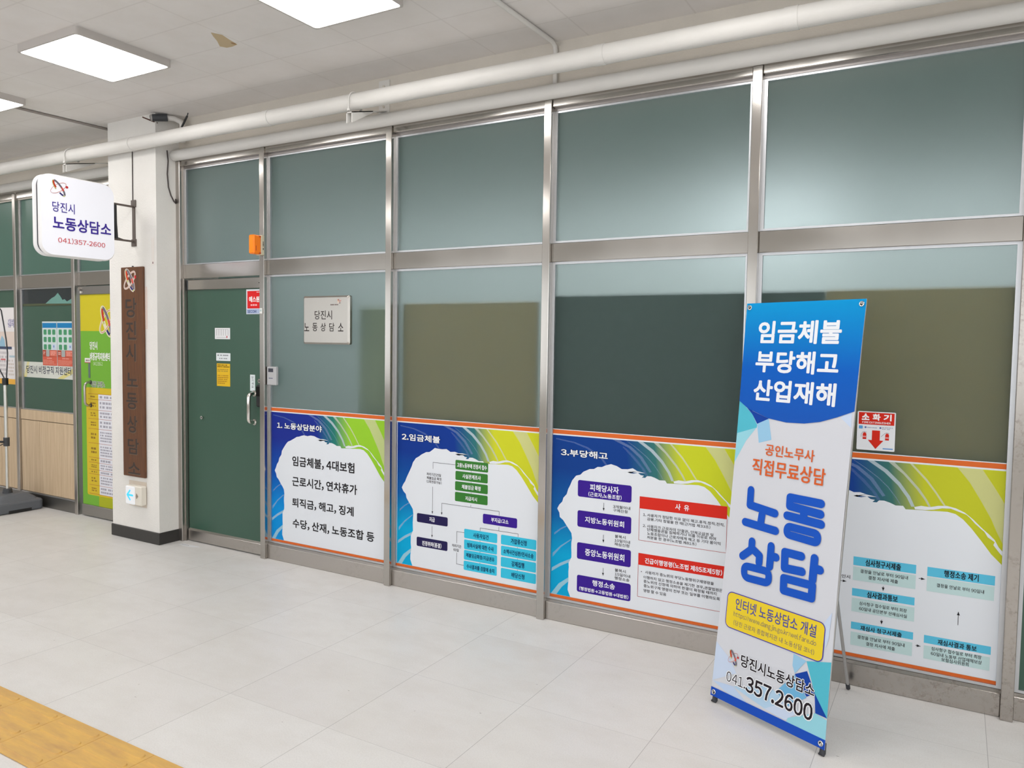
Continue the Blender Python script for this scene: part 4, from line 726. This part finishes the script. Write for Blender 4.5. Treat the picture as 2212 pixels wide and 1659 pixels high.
# ------------------------------------------------------------------ standing banner
def banner():
    TH, TLT = -0.43545574, 0.09790307
    U = Vector((math.cos(TH), math.sin(TH), 0)); nb = Vector((-math.sin(TH), math.cos(TH), 0)); V = Vector((0, 0, math.cos(TLT)))+nb*math.sin(TLT)
    O = Vector((4.4489, -0.4959, 0.03)); W, H = .5777, 1.8028
    t = framed('banner_stand', O, U, V, 'tall blue and white printed banner on a metal stand, leaning before the posters', 'banner stand')
    BOW = .011
    b = MB()
    gm = mat('banner_blue_print', rgb(20, 90, 190), .4, Specular_IOR_Level=0.12)
    tc = N(gm, 'ShaderNodeTexCoord'); sp = N(gm, 'ShaderNodeSeparateXYZ'); LK(gm, tc.outputs['Object'], sp.inputs[0])
    mp = math_n(gm, 'DIVIDE', math_n(gm, 'SUBTRACT', sp.outputs['Y'], 1.26), .55)
    LK(gm, ramp(gm, mp, [(0.0, rgb(26, 84, 178)), (0.45, rgb(10, 92, 188)), (1.0, rgb(0, 146, 208))]), BS(gm).inputs['Base Color'])
    bw = lambda v: BOW*math.sin(math.pi*min(max(v/H, 0), 1))
    nseg = 30
    L_ = [(bw(H*k/nseg), H*k/nseg) for k in range(nseg+1)]; R_ = [(W-bw(H*k/nseg), H*k/nseg) for k in range(nseg+1)]
    out = L_[:1]+R_+L_[:0:-1]
    b.prism(out, -.0012, 0, P(208, 210, 217))
    cl = lambda pts: [(min(max(p[0], bw(p[1])), W-bw(p[1])), min(max(p[1], 0), H)) for p in pts]
    fc = dict(teal=P(84, 184, 204), teal2=P(148, 208, 222), navy=P(22, 66, 160), blu1=P(112, 176, 216), blu2=P(150, 196, 226), blu3=P(176, 206, 230), ice=P(198, 212, 234), ice2=P(186, 206, 234))
    for i, (c, pts) in enumerate(FAC): b.poly(cl([tuple(p) for p in pts]), .0003+.00008*i, fc[c])
    arc = [tuple(p) for p in ARC]; arc[0] = (0, arc[0][1]); arc[-1] = (W, arc[-1][1])
    top = cl(arc+[(W-bw(v), v) for v in (1.45, 1.6, 1.7)]+[(W, H), (0, H)]+[(bw(v), v) for v in (1.7, 1.6, 1.45)])
    b.poly(top, .0020, gm)
    b.rect(0, 0, W, STRIP[0]*.5+STRIP[1]*.5, .0020, P(28, 78, 184))
    b.rect(YBOX[0], YBOX[1], YBOX[2], YBOX[3], .0022, P(72, 60, 158), .028); b.rect(YBOX[0]+.004, YBOX[1]+.004, YBOX[2]-.004, YBOX[3]-.004, .0024, P(232, 204, 50), .024)
    emblem(b, .1045, .206, .058, .062, .0026)
    b.build('printed_sheet', t)
    stl = dict(w=(P(230, 234, 240), .032, None), o=(P(214, 96, 44), .016, None), p=(P(78, 80, 156), .012, None), pt=(P(104, 98, 110), 0, None), k=(P(38, 30, 36), .020, P(238, 240, 244)), kt=(P(58, 52, 58), 0, P(238, 240, 244)))
    for tx, x, y, u, v, s in BT:
        m, bo, hm = stl[s]; b = MB(); b.text(tx, x, y, u, v, .0030, m, bo, hm, .07); b.build('lettering', t)
    bl = P(26, 84, 190); b = MB()
    for s in ST: b.stroke([tuple(p) for p in s], .0178, .0030, bl)
    for s in RING: b.stroke(rloop([tuple(p) for p in s], .026), .0165, .0030, bl, closed=True)
    for s in SQ: b.stroke([tuple(p) for p in s], .0172, .0030, bl, closed=True)
    b.build('lettering', t)
    for i, (u, v) in enumerate(((.018, H-.020), (W-.018, H-.020), (.018, .020), (W-.018, .020))):
        b = MB(); ring = [(u+.009*math.cos(R(a)), v+.009*math.sin(R(a)), .0036) for a in range(0, 361, 30)]
        b.tube(ring, .003, M_CHROME, 8, caps=False); b.poly([(u+.007*math.cos(R(a)), v+.007*math.sin(R(a))) for a in range(0, 360, 30)], .0032, M_BLACK); b.build('grommet', t)
    POLE = mat('stand_pole_metal', (0.50, 0.50, 0.50, 1), .3, 1.0)
    Zup = Vector((0, 0, 1))
    inv = t.matrix_world.inverted()
    b = MB()
    for u in (.016, W-.016):
        b.tube([(u, .0, -.014), (u, H-.02, -.014), (u, H-.012, -.004), (u, H-.016, .008)], .0065, POLE, 10)
    b.tube([(.016, .93, -.014), (W-.016, .93, -.014)], .0065, POLE, 10); b.build('front_pole', t)
    for u in (.016, W-.016):
        f = inv @ Vector((*( (O+U*u+nb*0.0).to_2d()), .0))
        b = MB(); b.tube([(u, .02, -.014), (f.x, f.y+.010, f.z-.010), (f.x, f.y+.002, f.z-.0)], [.011, .0125, .0125], M_RUBBER, 12)
        b.tube([(u, .020, -.012), (u, .020, .008), (u, .012, .010)], .0035, POLE, 8); b.build('foot', t)
    hub = inv @ Vector((4.975, -.56, .75)); ft = inv @ Vector((4.979, -.033, .008))
    b = MB(); b.tube([(W-.10, .93, -.016), ft], .0075, POLE, 10); b.build('rear_leg', t)
    d = (ft-Vector((W-.10, .93, -.016))).normalized()
    b = MB(); b.tube([ft-d*.03, ft], .010, M_RUBBER, 12); b.build('foot', t)
def rloop(pts, r, n=6):
    out = []; m = len(pts)
    for i in range(m):
        p, a, b = Vector(pts[i]), Vector(pts[i-1]), Vector(pts[(i+1) % m])
        rr = min(r, (a-p).length*.48, (b-p).length*.48); s = p+(a-p).normalized()*rr; e = p+(b-p).normalized()*rr
        for k in range(n+1):
            q = k/n; out.append(tuple(s*(1-q)**2+p*2*q*(1-q)+e*q*q))
    return out
banner()

# ------------------------------------------------------------------ column fittings
def column_things():
    # projecting sign box
    t = framed('projecting_sign', (-0.2, -0.650, 2.487), (0, 1, 0), (0, 0, 1), 'white rounded lightbox sign projecting from the column on a bracket', 'sign')
    w, h = .275, .287
    shell = emit('lit_sign_shell', (1, 1, 1, 1), .06); shell.node_tree.nodes['Principled BSDF'].inputs['Base Color'].default_value = rgb(236, 234, 234)
    face = emit('lit_sign_face', (0.95, 0.96, 1, 1), .16); BS(face).inputs['Base Color'].default_value = rgb(232, 232, 240); BS(face).inputs['Roughness'].default_value = .25
    def loft(b, rings, m):
        n = len(rings[0]); v = [p for r in rings for p in r]
        b.add(v, [(i*n+k, i*n+(k+1) % n, (i+1)*n+(k+1) % n, (i+1)*n+k) for i in range(len(rings)-1) for k in range(n)], m, True)
    def ring(e, d): return [(*p, d) for p in rrect(-w+e, -h+e, w-e, h-e, .085-e*.8, 8)]
    b = MB(); loft(b, [ring(.010, -.041), ring(.0, -.034), ring(0, -.014), ring(.008, -.002)], shell); b.poly([p[:2] for p in ring(.008, 0)], -.002, face); b.build('front_shell', t)
    b = MB(); loft(b, [ring(.008, -.112), ring(0, -.100), ring(0, -.076), ring(.010, -.068)], shell); q = ring(.008, 0); b.add([(*p[:2], -.112) for p in q], [tuple(range(len(q)))[::-1]], face); b.build('back_shell', t)
    b = MB(); loft(b, [ring(.012, -.070), ring(.012, -.039)], M_BLACK); b.build('seam_band', t)
    b = MB(); emblem(b, -.148, .194, .128, .105, .0006); o = b.build('emblem', t)
    nv = P(66, 50, 150); rd = P(206, 62, 70)
    for tx, r_, m, bo in (('당진시', (-.193, .024, -.034, .096), nv, .006), ('노동상담소', (-.192, -.100, .240, -.004), nv, .022), ('041)357-2600', (-.156, -.193, .192, -.150), rd, .006)):
        b = MB(); b.text(tx, *r_, .0012, m, bo); b.build('lettering', t)
    BK = mat('bracket_iron', rgb(88, 78, 72), .5)
    b = MB()
    for z in (.165, -.105): b.box((.262, z-.007, -.082), (.4795, z+.007, -.068), BK)
    b.box((.474, -.13, -.092), (.4798, .205, -.058), BK); 
    for z in (.19, -.115): b.box((.472, z-.028, -.105), (.4796, z+.028, -.045), BK, .002)
    b.build('bracket', t)
    b = MB(); b.tube([(.262, .155, -.078), (.30, .10, -.088), (.325, -.02, -.08), (.335, -.09, -.075), (.42, -.108, -.072)], .0045, M_BLACK, 8); b.tube([(.322, .16, -.078), (.325, .02, -.08), (.330, -.10, -.076)], .014, M_BLACK, 8); b.build('wiring', t)
    b = MB(); b.tube([(-.283, -.1745, 3.16), (-.284, -.1745, 2.70)], .0035, mat('dark_cable', rgb(70, 62, 60), .5), 8)
    tag(b.build('sign_cable'), 'thin straight cable running down the column to the projecting sign', 'cable')
    # old paper patch behind the wooden plaque
    t = wallframe('paper_patch', -.285, -.171, 1.86, 'faded pinkish paper patch on the column behind the wooden plaque', 'paper')
    b = MB(); b.box((-.165, -.165, 0), (.165, .165, .0008), P(224, 208, 200, .7)); b.build('paper_sheet', t)
    # wooden plaque
    t = wallframe('wooden_plaque', -.284, -.172, .517, 'long dark wooden plaque with carved vertical lettering on the column', 'plaque')
    b = MB(); hh = 1.665
    V = [(-.138, 0, 0), (.138, 0, 0), (.138, hh, 0), (-.138, hh, 0), (-.138, 0, .018), (.138, 0, .018), (.138, hh, .018), (-.138, hh, .018)]
    b.box((-.138, 0, 0), (.138, hh, .020), M_WOOD, .003); b.build('board', t)
    b = MB(); cv = mat('carved_groove_shade', rgb(52, 40, 34), .5); gl = P(124, 112, 98)  # dark groove shade and pale lit edge put into flat letter colours
    CH = [('당', -.366, 1.785, -.225, 1.94), ('진', -.363, 1.61, -.233, 1.757), ('시', -.367, 1.438, -.241, 1.579), ('노', -.364, 1.238, -.219, 1.348), ('동', -.370, 1.057, -.227, 1.188), ('상', -.362, .869, -.231, 1.006), ('담', -.359, .697, -.216, .824), ('소', -.358, .538, -.202, .633)]
    for c, x0, z0, x1, z1 in CH:
        b = MB(); b.text(c, x0+.284+.003, z0-.517-.003, x1+.284+.003, z1-.517-.003, .0206, gl, .004); b.text(c, x0+.284, z0-.517, x1+.284, z1-.517, .0210, cv, .018); b.build('carved_letter', t)
    b = MB(); emblem(b, -.025, 1.562, .155, .165, .0206, halo=P(206, 196, 190), thin=(206, 160, 140)); b.build('emblem', t)
    b = MB(); b.tube([(.0, hh+.004, .004), (.0, hh+.004, .014)], .006, M_DGREY, 10); b.build('nail', t)
    # guidance light
    t = wallframe('guidance_light', -.255, -.171, .375, 'small lit arrow light near the foot of the column', 'guidance light')
    b = MB(); b.box((-.125, -.100, 0), (.100, .105, .0006), P(212, 200, 186, .8)); o = b.build('wall_mark', t); o['label'] = 'dirty outline on the plaster behind the light'
    b = MB(); b.box((-.085, -.078, .0006), (.105, .078, .055), mat('aged_white_plastic', rgb(224, 218, 206), .45), .008); b.build('housing', t)
    b = MB(); ge = emit('lit_arrow_panel', (0.80, 0.85, 1.0, 1), .12); b.box((-.083, -.072, .052), (.034, .072, .062), ge, .006); p = b.build('lit_panel', t)
    b = MB(); ga = emit('lit_arrow_blue', (0.05, 0.62, 1.0, 1), .35); BS(ga).inputs['Base Color'].default_value = rgb(60, 190, 240); b.stroke([(.012, .002), (-.055, .002)], .0075, .0625, ga); b.stroke([(-.022, .038), (-.058, .002), (-.022, -.034)], .0075, .0626, ga); b.build('arrow', t)
    b = MB(); b.prism([(.052, -.022), (.072, 0), (.052, .022), (.046, 0)], .055, .0575, P(150, 138, 124)); b.build('switch_mark', t)
    # screw anchor marks on the column
    t = wallframe('faded_label', -.045, -.171, 2.30, 'narrow faded label strip near the right edge of the column', 'label')
    b = MB(); b.box((-.016, -.11, 0), (.016, .10, .0006), P(226, 220, 214, .7)); b.rect(-.005, -.10, .005, -.085, .0009, P(120, 90, 90)); b.build('paper_strip', t)
column_things()

# ------------------------------------------------------------------ things fixed to the main shopfront
def shopfront_things():
    # steel plate
    t = wallframe('office_plate', 1.564, .0555, 1.768, 'square brushed steel office plate on the frosted window beside the door', 'name plate')
    b = MB(); w, h = .217, .168
    o = rrect(-w, -h, w, h, .012); i = rrect(-w+.014, -h+.012, w-.014, h-.012, .010); n = len(o)
    PS = mat('plate_steel', (0.46, 0.435, 0.40, 1), .30, 1.0)
    b.add([(*p, .0) for p in o]+[(*p, .020) for p in o]+[(*p, .030) for p in i], [(k, (k+1) % n, n+(k+1) % n, n+k) for k in range(n)]+[(n+k, n+(k+1) % n, 2*n+(k+1) % n, 2*n+k) for k in range(n)]+[tuple(range(2*n, 3*n))], PS); b.build('steel_body', t)
    b = MB(); ink = P(36, 28, 28)
    b.text('당진시', 1.463-1.564, 1.772-1.768, 1.626-1.564, 1.834-1.768, .0304, ink, .006); b.build('lettering', t)
    for c, x in zip('노동상담소', (1.363, 1.442, 1.520, 1.600, 1.682)):
        b = MB(); b.text(c, x-1.564, 1.690-1.768, x+.048-1.564, 1.748-1.768, .0304, ink, .008); b.build('lettering', t)
    b = MB(); b.dashes(1.612-1.564, 1.866-1.768, 1.684-1.564, 1.880-1.768, .0304, P(110, 96, 92), 1, rag=0, seed=3); b.build('lettering', t)
    b = MB(); emblem(b, 1.690-1.564, 1.896-1.768, .034, .034, .0303, halo=P(226, 214, 200)); b.build('emblem', t)
    # stickers on the green door
    def card(name, x0, z0, x1, z1, label, cat, col, r=.003, y=.0556):
        t = wallframe(name, (x0+x1)/2, y, (z0+z1)/2, label, cat); w, h = (x1-x0)/2, (z1-z0)/2
        b = MB(); b.prism(rrect(-w, -h, w, h, r), 0, .0012, col); return t, b, w, h
    t, b, w, h = card('notice_card', .383, 1.625, .556, 1.711, 'white card with fine vertical lines, topmost in the middle of the green door', 'notice', P(226, 226, 228))
    for k in range(6): 
        x = -w+.018+k*.026
        for j in range(5): b.rect(x, .024-j*.0095, x+.006, .030-j*.0095, .0016, P(140, 134, 138))
    b.rect(-w+.014, .031, w-.02, .0325, .0016, P(150, 146, 150)); b.rect(-w+.018, -.030, w-.04, -.0275, .0016, P(170, 166, 170)); b.poly([(.052, -.036), (.059, -.026), (.052, -.014), (.045, -.026)], .0016, P(186, 40, 56)); b.build('printed_card', t)
    t, b, w, h = card('notice_card', .397, 1.458, .558, 1.518, 'small white paper notice just above the yellow notice on the door', 'notice', P(222, 228, 230))
    b.dashes(-w+.014, .004, w-.014, .022, .0016, P(140, 144, 148), 1, rag=0, seed=8); b.dashes(-w+.036, -.020, w-.036, -.004, .0016, P(150, 154, 158), 1, rag=0, seed=9); b.build('printed_card', t)
    t, b, w, h = card('paper_notice', .403, 1.262, .554, 1.437, 'yellow paper notice taped to the middle of the green door', 'notice', P(226, 184, 46), .002)
    b.dashes(-w+.008, .056, w-.006, .082, .0016, P(96, 72, 20), 2, rag=.5, seed=11); b.dashes(-w+.008, .022, w-.006, .048, .0016, P(168, 140, 60), 2, rag=.2, seed=12); b.dashes(-w+.010, -.072, w-.012, .002, .0016, P(176, 130, 40), 5, rag=.5, seed=13); b.build('printed_sheet', t)
    t, b, w, h = card('pull_label', .775, 1.240, .828, 1.362, 'narrow white vertical label above the chrome door handle', 'label', P(218, 226, 228), .002)
    for c, z in zip('당기세요', (.032, .009, -.014, -.037)): b.text(c, -.010, z, .011, z+.018, .0016, P(62, 66, 72), .01)
    b.build('printed_label', t)
    t, b, w, h = card('security_sticker', .737, 1.815, .905, 2.000, 'red and white security company sticker at the top right of the green door', 'sticker', P(214, 216, 222), .002)
    b.rect(-w+.012, 1.857-1.9075, w-.004, 1.987-1.9075, .0016, P(214, 38, 40)); b.rect(-w+.004, -h+.004, w-.004, 1.853-1.9075, .0016, P(170, 184, 212)); b.build('printed_sheet', t)
    b = MB(); b.text('에스원', .768-.821, 1.903-1.9075, .878-.821, 1.947-1.9075, .0020, P(240, 236, 236), .035); b.dashes(.785-.821, 1.873-1.9075, .868-.821, 1.892-1.9075, .0020, P(236, 190, 190), 1, rag=0, seed=5); b.dashes(.85-.821, 1.972-1.9075, .888-.821, 1.982-1.9075, .0020, P(240, 220, 220), 1, rag=0, seed=6)
    b.text('SECOM', .751-.821, 1.824-1.9075, .845-.821, 1.845-1.9075, .0020, P(40, 52, 120), .02); b.build('lettering', t)
    t = wallframe('door_sensor', .962, -.0005, 1.835, 'tiny white sensor tag on the steel post beside the red sticker', 'sensor')
    b = MB(); b.box((-.014, -.020, 0), (.014, .020, .008), mat('sensor_white', rgb(222, 222, 218), .4), .002); b.build('case', t); b = MB(); b.rect(-.008, -.004, .008, .010, .0085, P(176, 196, 196)); b.build('window', t)
    # orange beacon
    t = wallframe('alarm_beacon', .966, -.0005, 2.308, 'orange alarm beacon on the steel post above the door transom', 'beacon')
    b = MB(); b.box((-.030, -.072, 0), (.030, .072, .030), mat('beige_plastic', rgb(214, 204, 178), .45), .004); b.build('base', t)
    og = mat('orange_lens', rgb(246, 128, 10), .18); BS(og).inputs['Emission Color'].default_value = rgb(240, 110, 0); BS(og).inputs['Emission Strength'].default_value = .12
    b = MB(); b.box((-.028, -.068, .030), (.028, .068, .098), og, .008); b.build('lens', t)
    b = MB()
    for z in (.058, -.060): b.box((-.0285, z-.005, .032), (.0285, z+.005, .050), mat('orange_rib', rgb(196, 70, 10), .3))
    b.box((.0282, -.045, .074), (.0290, -.010, .080), mat('orange_rib', rgb(196, 70, 10), .3)); b.build('clip', t)
    b = MB(); b.dashes(-.035, -.004, .025, .010, .0, P(60, 58, 60), 1, rag=0, seed=2); o = b.build('lettering', t); o.matrix_local = Matrix(((0, 0, 1, .0304), (1, 0, 0, 0), (0, 1, 0, .010), (0, 0, 0, 1)))
    # card reader
    t = wallframe('card_reader', 1.041, .0435, 1.362, 'grey card reader box on the window edge beside the door', 'card reader')
    b = MB(); b.box((-.048, -.068, 0), (.048, .068, .026), mat('reader_grey', rgb(176, 176, 178), .4), .005); b.build('case', t)
    b = MB(); b.box((-.031, .028, .0255), (.019, .055, .0268), mat('reader_display', rgb(64, 66, 76), .12)); b.build('display', t)
    b = MB(); b.dashes(-.026, -.022, .014, -.012, .0268, P(70, 74, 110), 1, rag=0, seed=1); b.build('lettering', t)
    # fire extinguisher sign
    t = wallframe('fire_extinguisher_sign', 5.0475, .0556, 1.2355, 'white and red fire extinguisher sign with a down arrow, right of the banner', 'sign')
    X = lambda v: v-5.0475
    Zz = lambda v: v-1.2355
    b = MB(); b.prism(rrect(-.082, -.092, .082, .092, .006), 0, .002, P(226, 228, 232)); rd = P(206, 44, 30)
    b.rect(X(4.971), Zz(1.266), X(5.124), Zz(1.323), .0024, rd)
    b.poly([(X(5.031), Zz(1.239)), (X(5.031), Zz(1.1925)), (X(5.014), Zz(1.1925)), (X(5.048), Zz(1.151)), (X(5.081), Zz(1.1925)), (X(5.065), Zz(1.1925)), (X(5.065), Zz(1.239))], .0024, rd)
    for xc, fl in ((4.999, -1), (5.096, -1)):
        b.poly([(X(xc-.008), Zz(1.195)), (X(xc+.008), Zz(1.195)), (X(xc+.008), Zz(1.220)), (X(xc+.004), Zz(1.227)), (X(xc-.004), Zz(1.227)), (X(xc-.008), Zz(1.220))], .0024, rd)
        b.rect(X(xc-.007), Zz(1.2035), X(xc+.007), Zz(1.2105), .0026, P(224, 150, 150))
        hose = [(X(xc), Zz(1.229)), (X(xc-.008), Zz(1.229)), (X(xc-.014), Zz(1.220)), (X(xc-.015), Zz(1.205))] if xc < 5.04 else [(X(xc), Zz(1.230)), (X(xc-.008), Zz(1.229)), (X(xc-.026), Zz(1.211))]
        b.stroke(hose, .0007, .0024, P(120, 100, 104), cap=0); b.stroke([(X(xc-.003), Zz(1.231)), (X(xc+.009), Zz(1.228))], .0007, .0024, P(120, 100, 104), cap=0)
    b.rect(X(4.973), Zz(1.244), X(4.990), Zz(1.259), .0024, P(96, 160, 214), .003)
    for xc in (5.002, 5.066): b.poly([(X(xc)+.0045*math.cos(R(a)), Zz(1.252)+.0045*math.sin(R(a))) for a in range(0, 360, 30)], .0024, P(92, 112, 168))
    b.dashes(X(5.010), Zz(1.248), X(5.055), Zz(1.255), .0024, P(160, 170, 190), 1, seed=3); b.dashes(X(5.073), Zz(1.244), X(5.118), Zz(1.258), .0024, P(160, 170, 190), 2, seed=4)
    b.rect(X(5.079), Zz(1.152), X(5.122), Zz(1.158), .0024, P(120, 160, 210)); b.build('printed_plate', t)
    for c, x in zip('소화기', (4.984, 5.031, 5.078)):
        b = MB(); b.text(c, X(x), Zz(1.286), X(x+.034), Zz(1.318), .0028, P(240, 238, 240), .045); b.build('lettering', t)
    b = MB(); b.text('FIRE EXTINGUISHER', X(4.987), Zz(1.271), X(5.109), Zz(1.2805), .0028, P(240, 220, 220), .03); b.build('lettering', t)
shopfront_things()

# ------------------------------------------------------------------ notices on the left bay, and the stand in front of it
def left_things():
    yg = YL+.0548-.0005
    def lf(name, x, z, label, cat, dy=0.0, group=None): return wallframe(name, x, yg-dy, z, label, cat, group)
    t = lf('window_strip', -2.083, 1.305, 'pale lettered strip across the green window left of the column', 'sign')
    b = MB(); b.box((-.415, -.075, 0), (.482, .075, .0012), P(212, 214, 206)); b.poly([(-.41, -.07), (-.36, -.07), (-.31, .075), (-.35, .075)], .0015, P(220, 212, 160)); b.poly([(.16, -.073), (.26, -.073), (.47, .0), (.47, .05)], .0015, P(220, 210, 140)); b.poly([(-.41, -.06), (-.36, -.074), (-.415, -.074)], .0015, P(216, 200, 120)); b.build('printed_film', t)
    b = MB(); b.text('당진시 비정규직 지원센터', -.365, -.037, .388, .040, .0018, P(52, 60, 76), .018, halo=P(232, 232, 224), halo_bold=.05); b.build('lettering', t)
    for i, (x0, x1, lab) in enumerate(((-2.158, -1.915, 'left of two blue headed leaflets with green icons taped to the window'), (-1.910, -1.645, 'right of two blue headed leaflets with green icons taped to the window'))):
        w = x1-x0; t = lf('leaflet', x0, 1.349, lab, 'leaflet', .0022, 'leaflets on the green window')
        b = MB(); b.box((0, 0, 0), (w, .418, .0010), P(206, 218, 220)); b.rect(.004, .358, w-.004, .404, .0013, P(38, 128, 184))
        for r_ in range(3):
            for c in range(3):
                cx = w*(.2+.3*c); cz = .318-.070*r_
                if r_ == 2 and c == 2:
                    b.rect(cx-.024, cz-.026, cx+.024, cz+.026, .0013, P(196, 210, 228)); b.rect(cx-.012, cz-.004, cx+.006, cz+.016, .0016, P(120, 140, 190)); continue
                b.rect(cx-.031, cz-.029, cx+.031, cz+.029, .0013, P(190, 214, 200), .012); b.rect(cx-.025, cz-.024, cx+.025, cz+.024, .0016, P(78, 148, 108), .010)
        b.rect(.002, .085, w-.002, .150, .0013, P(176, 84, 66)); b.rect(.002, .003, w-.002, .085, .0013, P(208, 98, 78)); b.rect(w*.52, .092, w-.004, .146, .0016, P(216, 116, 98)); b.rect(w*.25, .088, w*.48, .152, .0016, P(168, 172, 170), .012)
        b.dashes(w*.3, .066, w*.7, .078, .0016, P(232, 180, 168), 1, seed=i); b.dashes(.012, .012, w-.02, .058, .0016, P(224, 150, 134), 4, seed=20+i); b.dashes(w*.56, .10, w*.9, .14, .0018, P(232, 170, 156), 3, seed=30+i); b.dashes(.016, .105, w*.2, .135, .0016, P(232, 200, 190), 2, seed=33); b.build('printed_sheet', t)
    t = lf('wall_poster', -3.20, 1.148, 'white poster with orange foot at the left edge of the photo', 'poster')
    b = MB(); w = .545; b.box((0, 0, 0), (w, .757, .0012), P(228, 224, 224)); b.rect(0, 0, w, .052, .0015, P(232, 176, 76))
    b.rect(w-.40, .37, w, .52, .0015, P(222, 206, 196)); b.rect(w-.40, .345, w-.05, .372, .0018, P(74, 84, 110)); b.poly([(w-.3, .37), (w-.23, .48), (w-.18, .44), (w-.17, .37)], .0018, P(150, 186, 206))
    b.rect(w-.10, .265, w, .285, .0015, P(176, 196, 206)); b.dashes(w-.30, .08, w-.15, .33, .0015, P(196, 190, 192), 6, seed=1); b.dashes(w-.12, .08, w-.02, .25, .0015, P(206, 196, 188), 5, seed=2); b.rect(w-.26, .235, w-.17, .25, .0018, P(206, 110, 110)); b.build('printed_sheet', t)
    b = MB(); b.text('센터', w-.115, .565, w-.004, .640, .0018, P(226, 222, 232), .02, halo=P(70, 64, 128), halo_bold=.075); b.build('lettering', t)
    # outdoor sign stand with its water filled base
    t = empty('sign_stand', (-2.27, -.15, 0), 'silver pole sign stand on a grey plastic base at the left edge', 'sign stand')
    GB = mat('grey_base_plastic', rgb(96, 100, 106), .55)
    b = MB(); w, d = .215, .215
    def rg(e, z): return [(*p, z) for p in rrect(-w+e, -d+e, w-e, d-e, .04, 5)]
    rs = [rg(.008, .004), rg(0, .014), rg(0, .085), rg(.008, .098), rg(.030, .102), rg(.050, .125), rg(.085, .155), rg(.10, .160)]; n = len(rs[0])
    b.add([p for r_ in rs for p in r_], [(i*n+k, i*n+(k+1) % n, (i+1)*n+(k+1) % n, (i+1)*n+k) for i in range(len(rs)-1) for k in range(n)], GB)
    b.add(rs[-1], [tuple(range(n))], GB); b.add(rs[0], [tuple(range(n))[::-1]], GB)
    for sx in (-1, 1): b.box((sx*w-.002, -.10, .0035), (sx*w+.0015, .10, .030), M_BLACK); b.box((-.07, sx*d-.002, .0035), (.07, sx*d+.0015, .030), M_BLACK)
    for sx in (-1, 1):
        for sy in (-1, 1): b.box((sx*.14-.04, sy*.14-.04, 0), (sx*.14+.04, sy*.14+.04, .006), M_RUBBER)
    b.build('base', t)
    b = MB(); b.tube([(0, 0, .16), (0, 0, .20)], [.042, .036], M_DGREY, 16); b.build('socket', t)
    PS = mat('silver_pole', (0.66, 0.66, 0.63, 1), .3, .9)
    b = MB(); b.tube([(0, 0, .18), (0, 0, .66)], .0135, PS, 14); b.tube([(-.0, 0, .64), (-.0, 0, 1.20)], .017, PS, 14); b.build('pole', t)
    b = MB(); b.tube([(0, 0, .60), (0, 0, .68)], .026, M_DGREY, 12); b.tube([(.0, -.02, .64), (.0, -.06, .645)], .010, M_DGREY, 8); b.build('clamp', t)
    b = MB(); b.tube([(0, 0, 1.17), (0, 0, 1.235)], .025, M_BLACK, 12); b.build('clamp', t)
    b = MB(); b.tube([(-.006, -.004, 1.23), (-.02, -.03, 1.30), (-.03, -.05, 1.37), (-.08, -.14, 1.52)], .006, M_DGREY, 8); b.build('arm_rod', t)
    b = MB(); b.tube([(.006, .008, 1.23), (.010, .018, 1.40), (.010, .02, 1.47), (.006, .014, 1.58), (.0, .0, 1.71), (-.008, -.018, 1.86), (-.014, -.03, 1.88)], .006, M_DGREY, 8); b.build('arm_rod', t)
    b = MB(); b.tube([(-.03, -.01, .62), (-.09, -.06, .58), (-.20, -.16, .45)], .004, M_BLACK, 6); b.build('cord', t)
left_things()

def litter():
    for i, (x, y, lab) in enumerate(((0.155, -.06, 'torn white paper scrap on the floor at the hinge side of the green door'),)):
        b = MB(); o = [(-.055, -.012), (.02, -.03), (.10, -.022), (.17, .012), (.12, .03), (.03, .022), (-.04, .026)]
        b.add([(p[0], p[1], .0006+.0012*(k % 2)) for k, p in enumerate(o)], [tuple(range(len(o)))], P(226, 226, 228, .6))
        for k in range(5): b.add([(-.03+.018*k+u, -.006+v, .0022) for u, v in ((0, 0), (.006, .002), (.004, .012), (-.002, .01))], [(0, 1, 2, 3)], P(86, 84, 88))
        o = b.build('paper_scrap', loc=(0, 0, 0)); o.location = (x, y, 0); tag(o, lab, 'scrap')
litter()
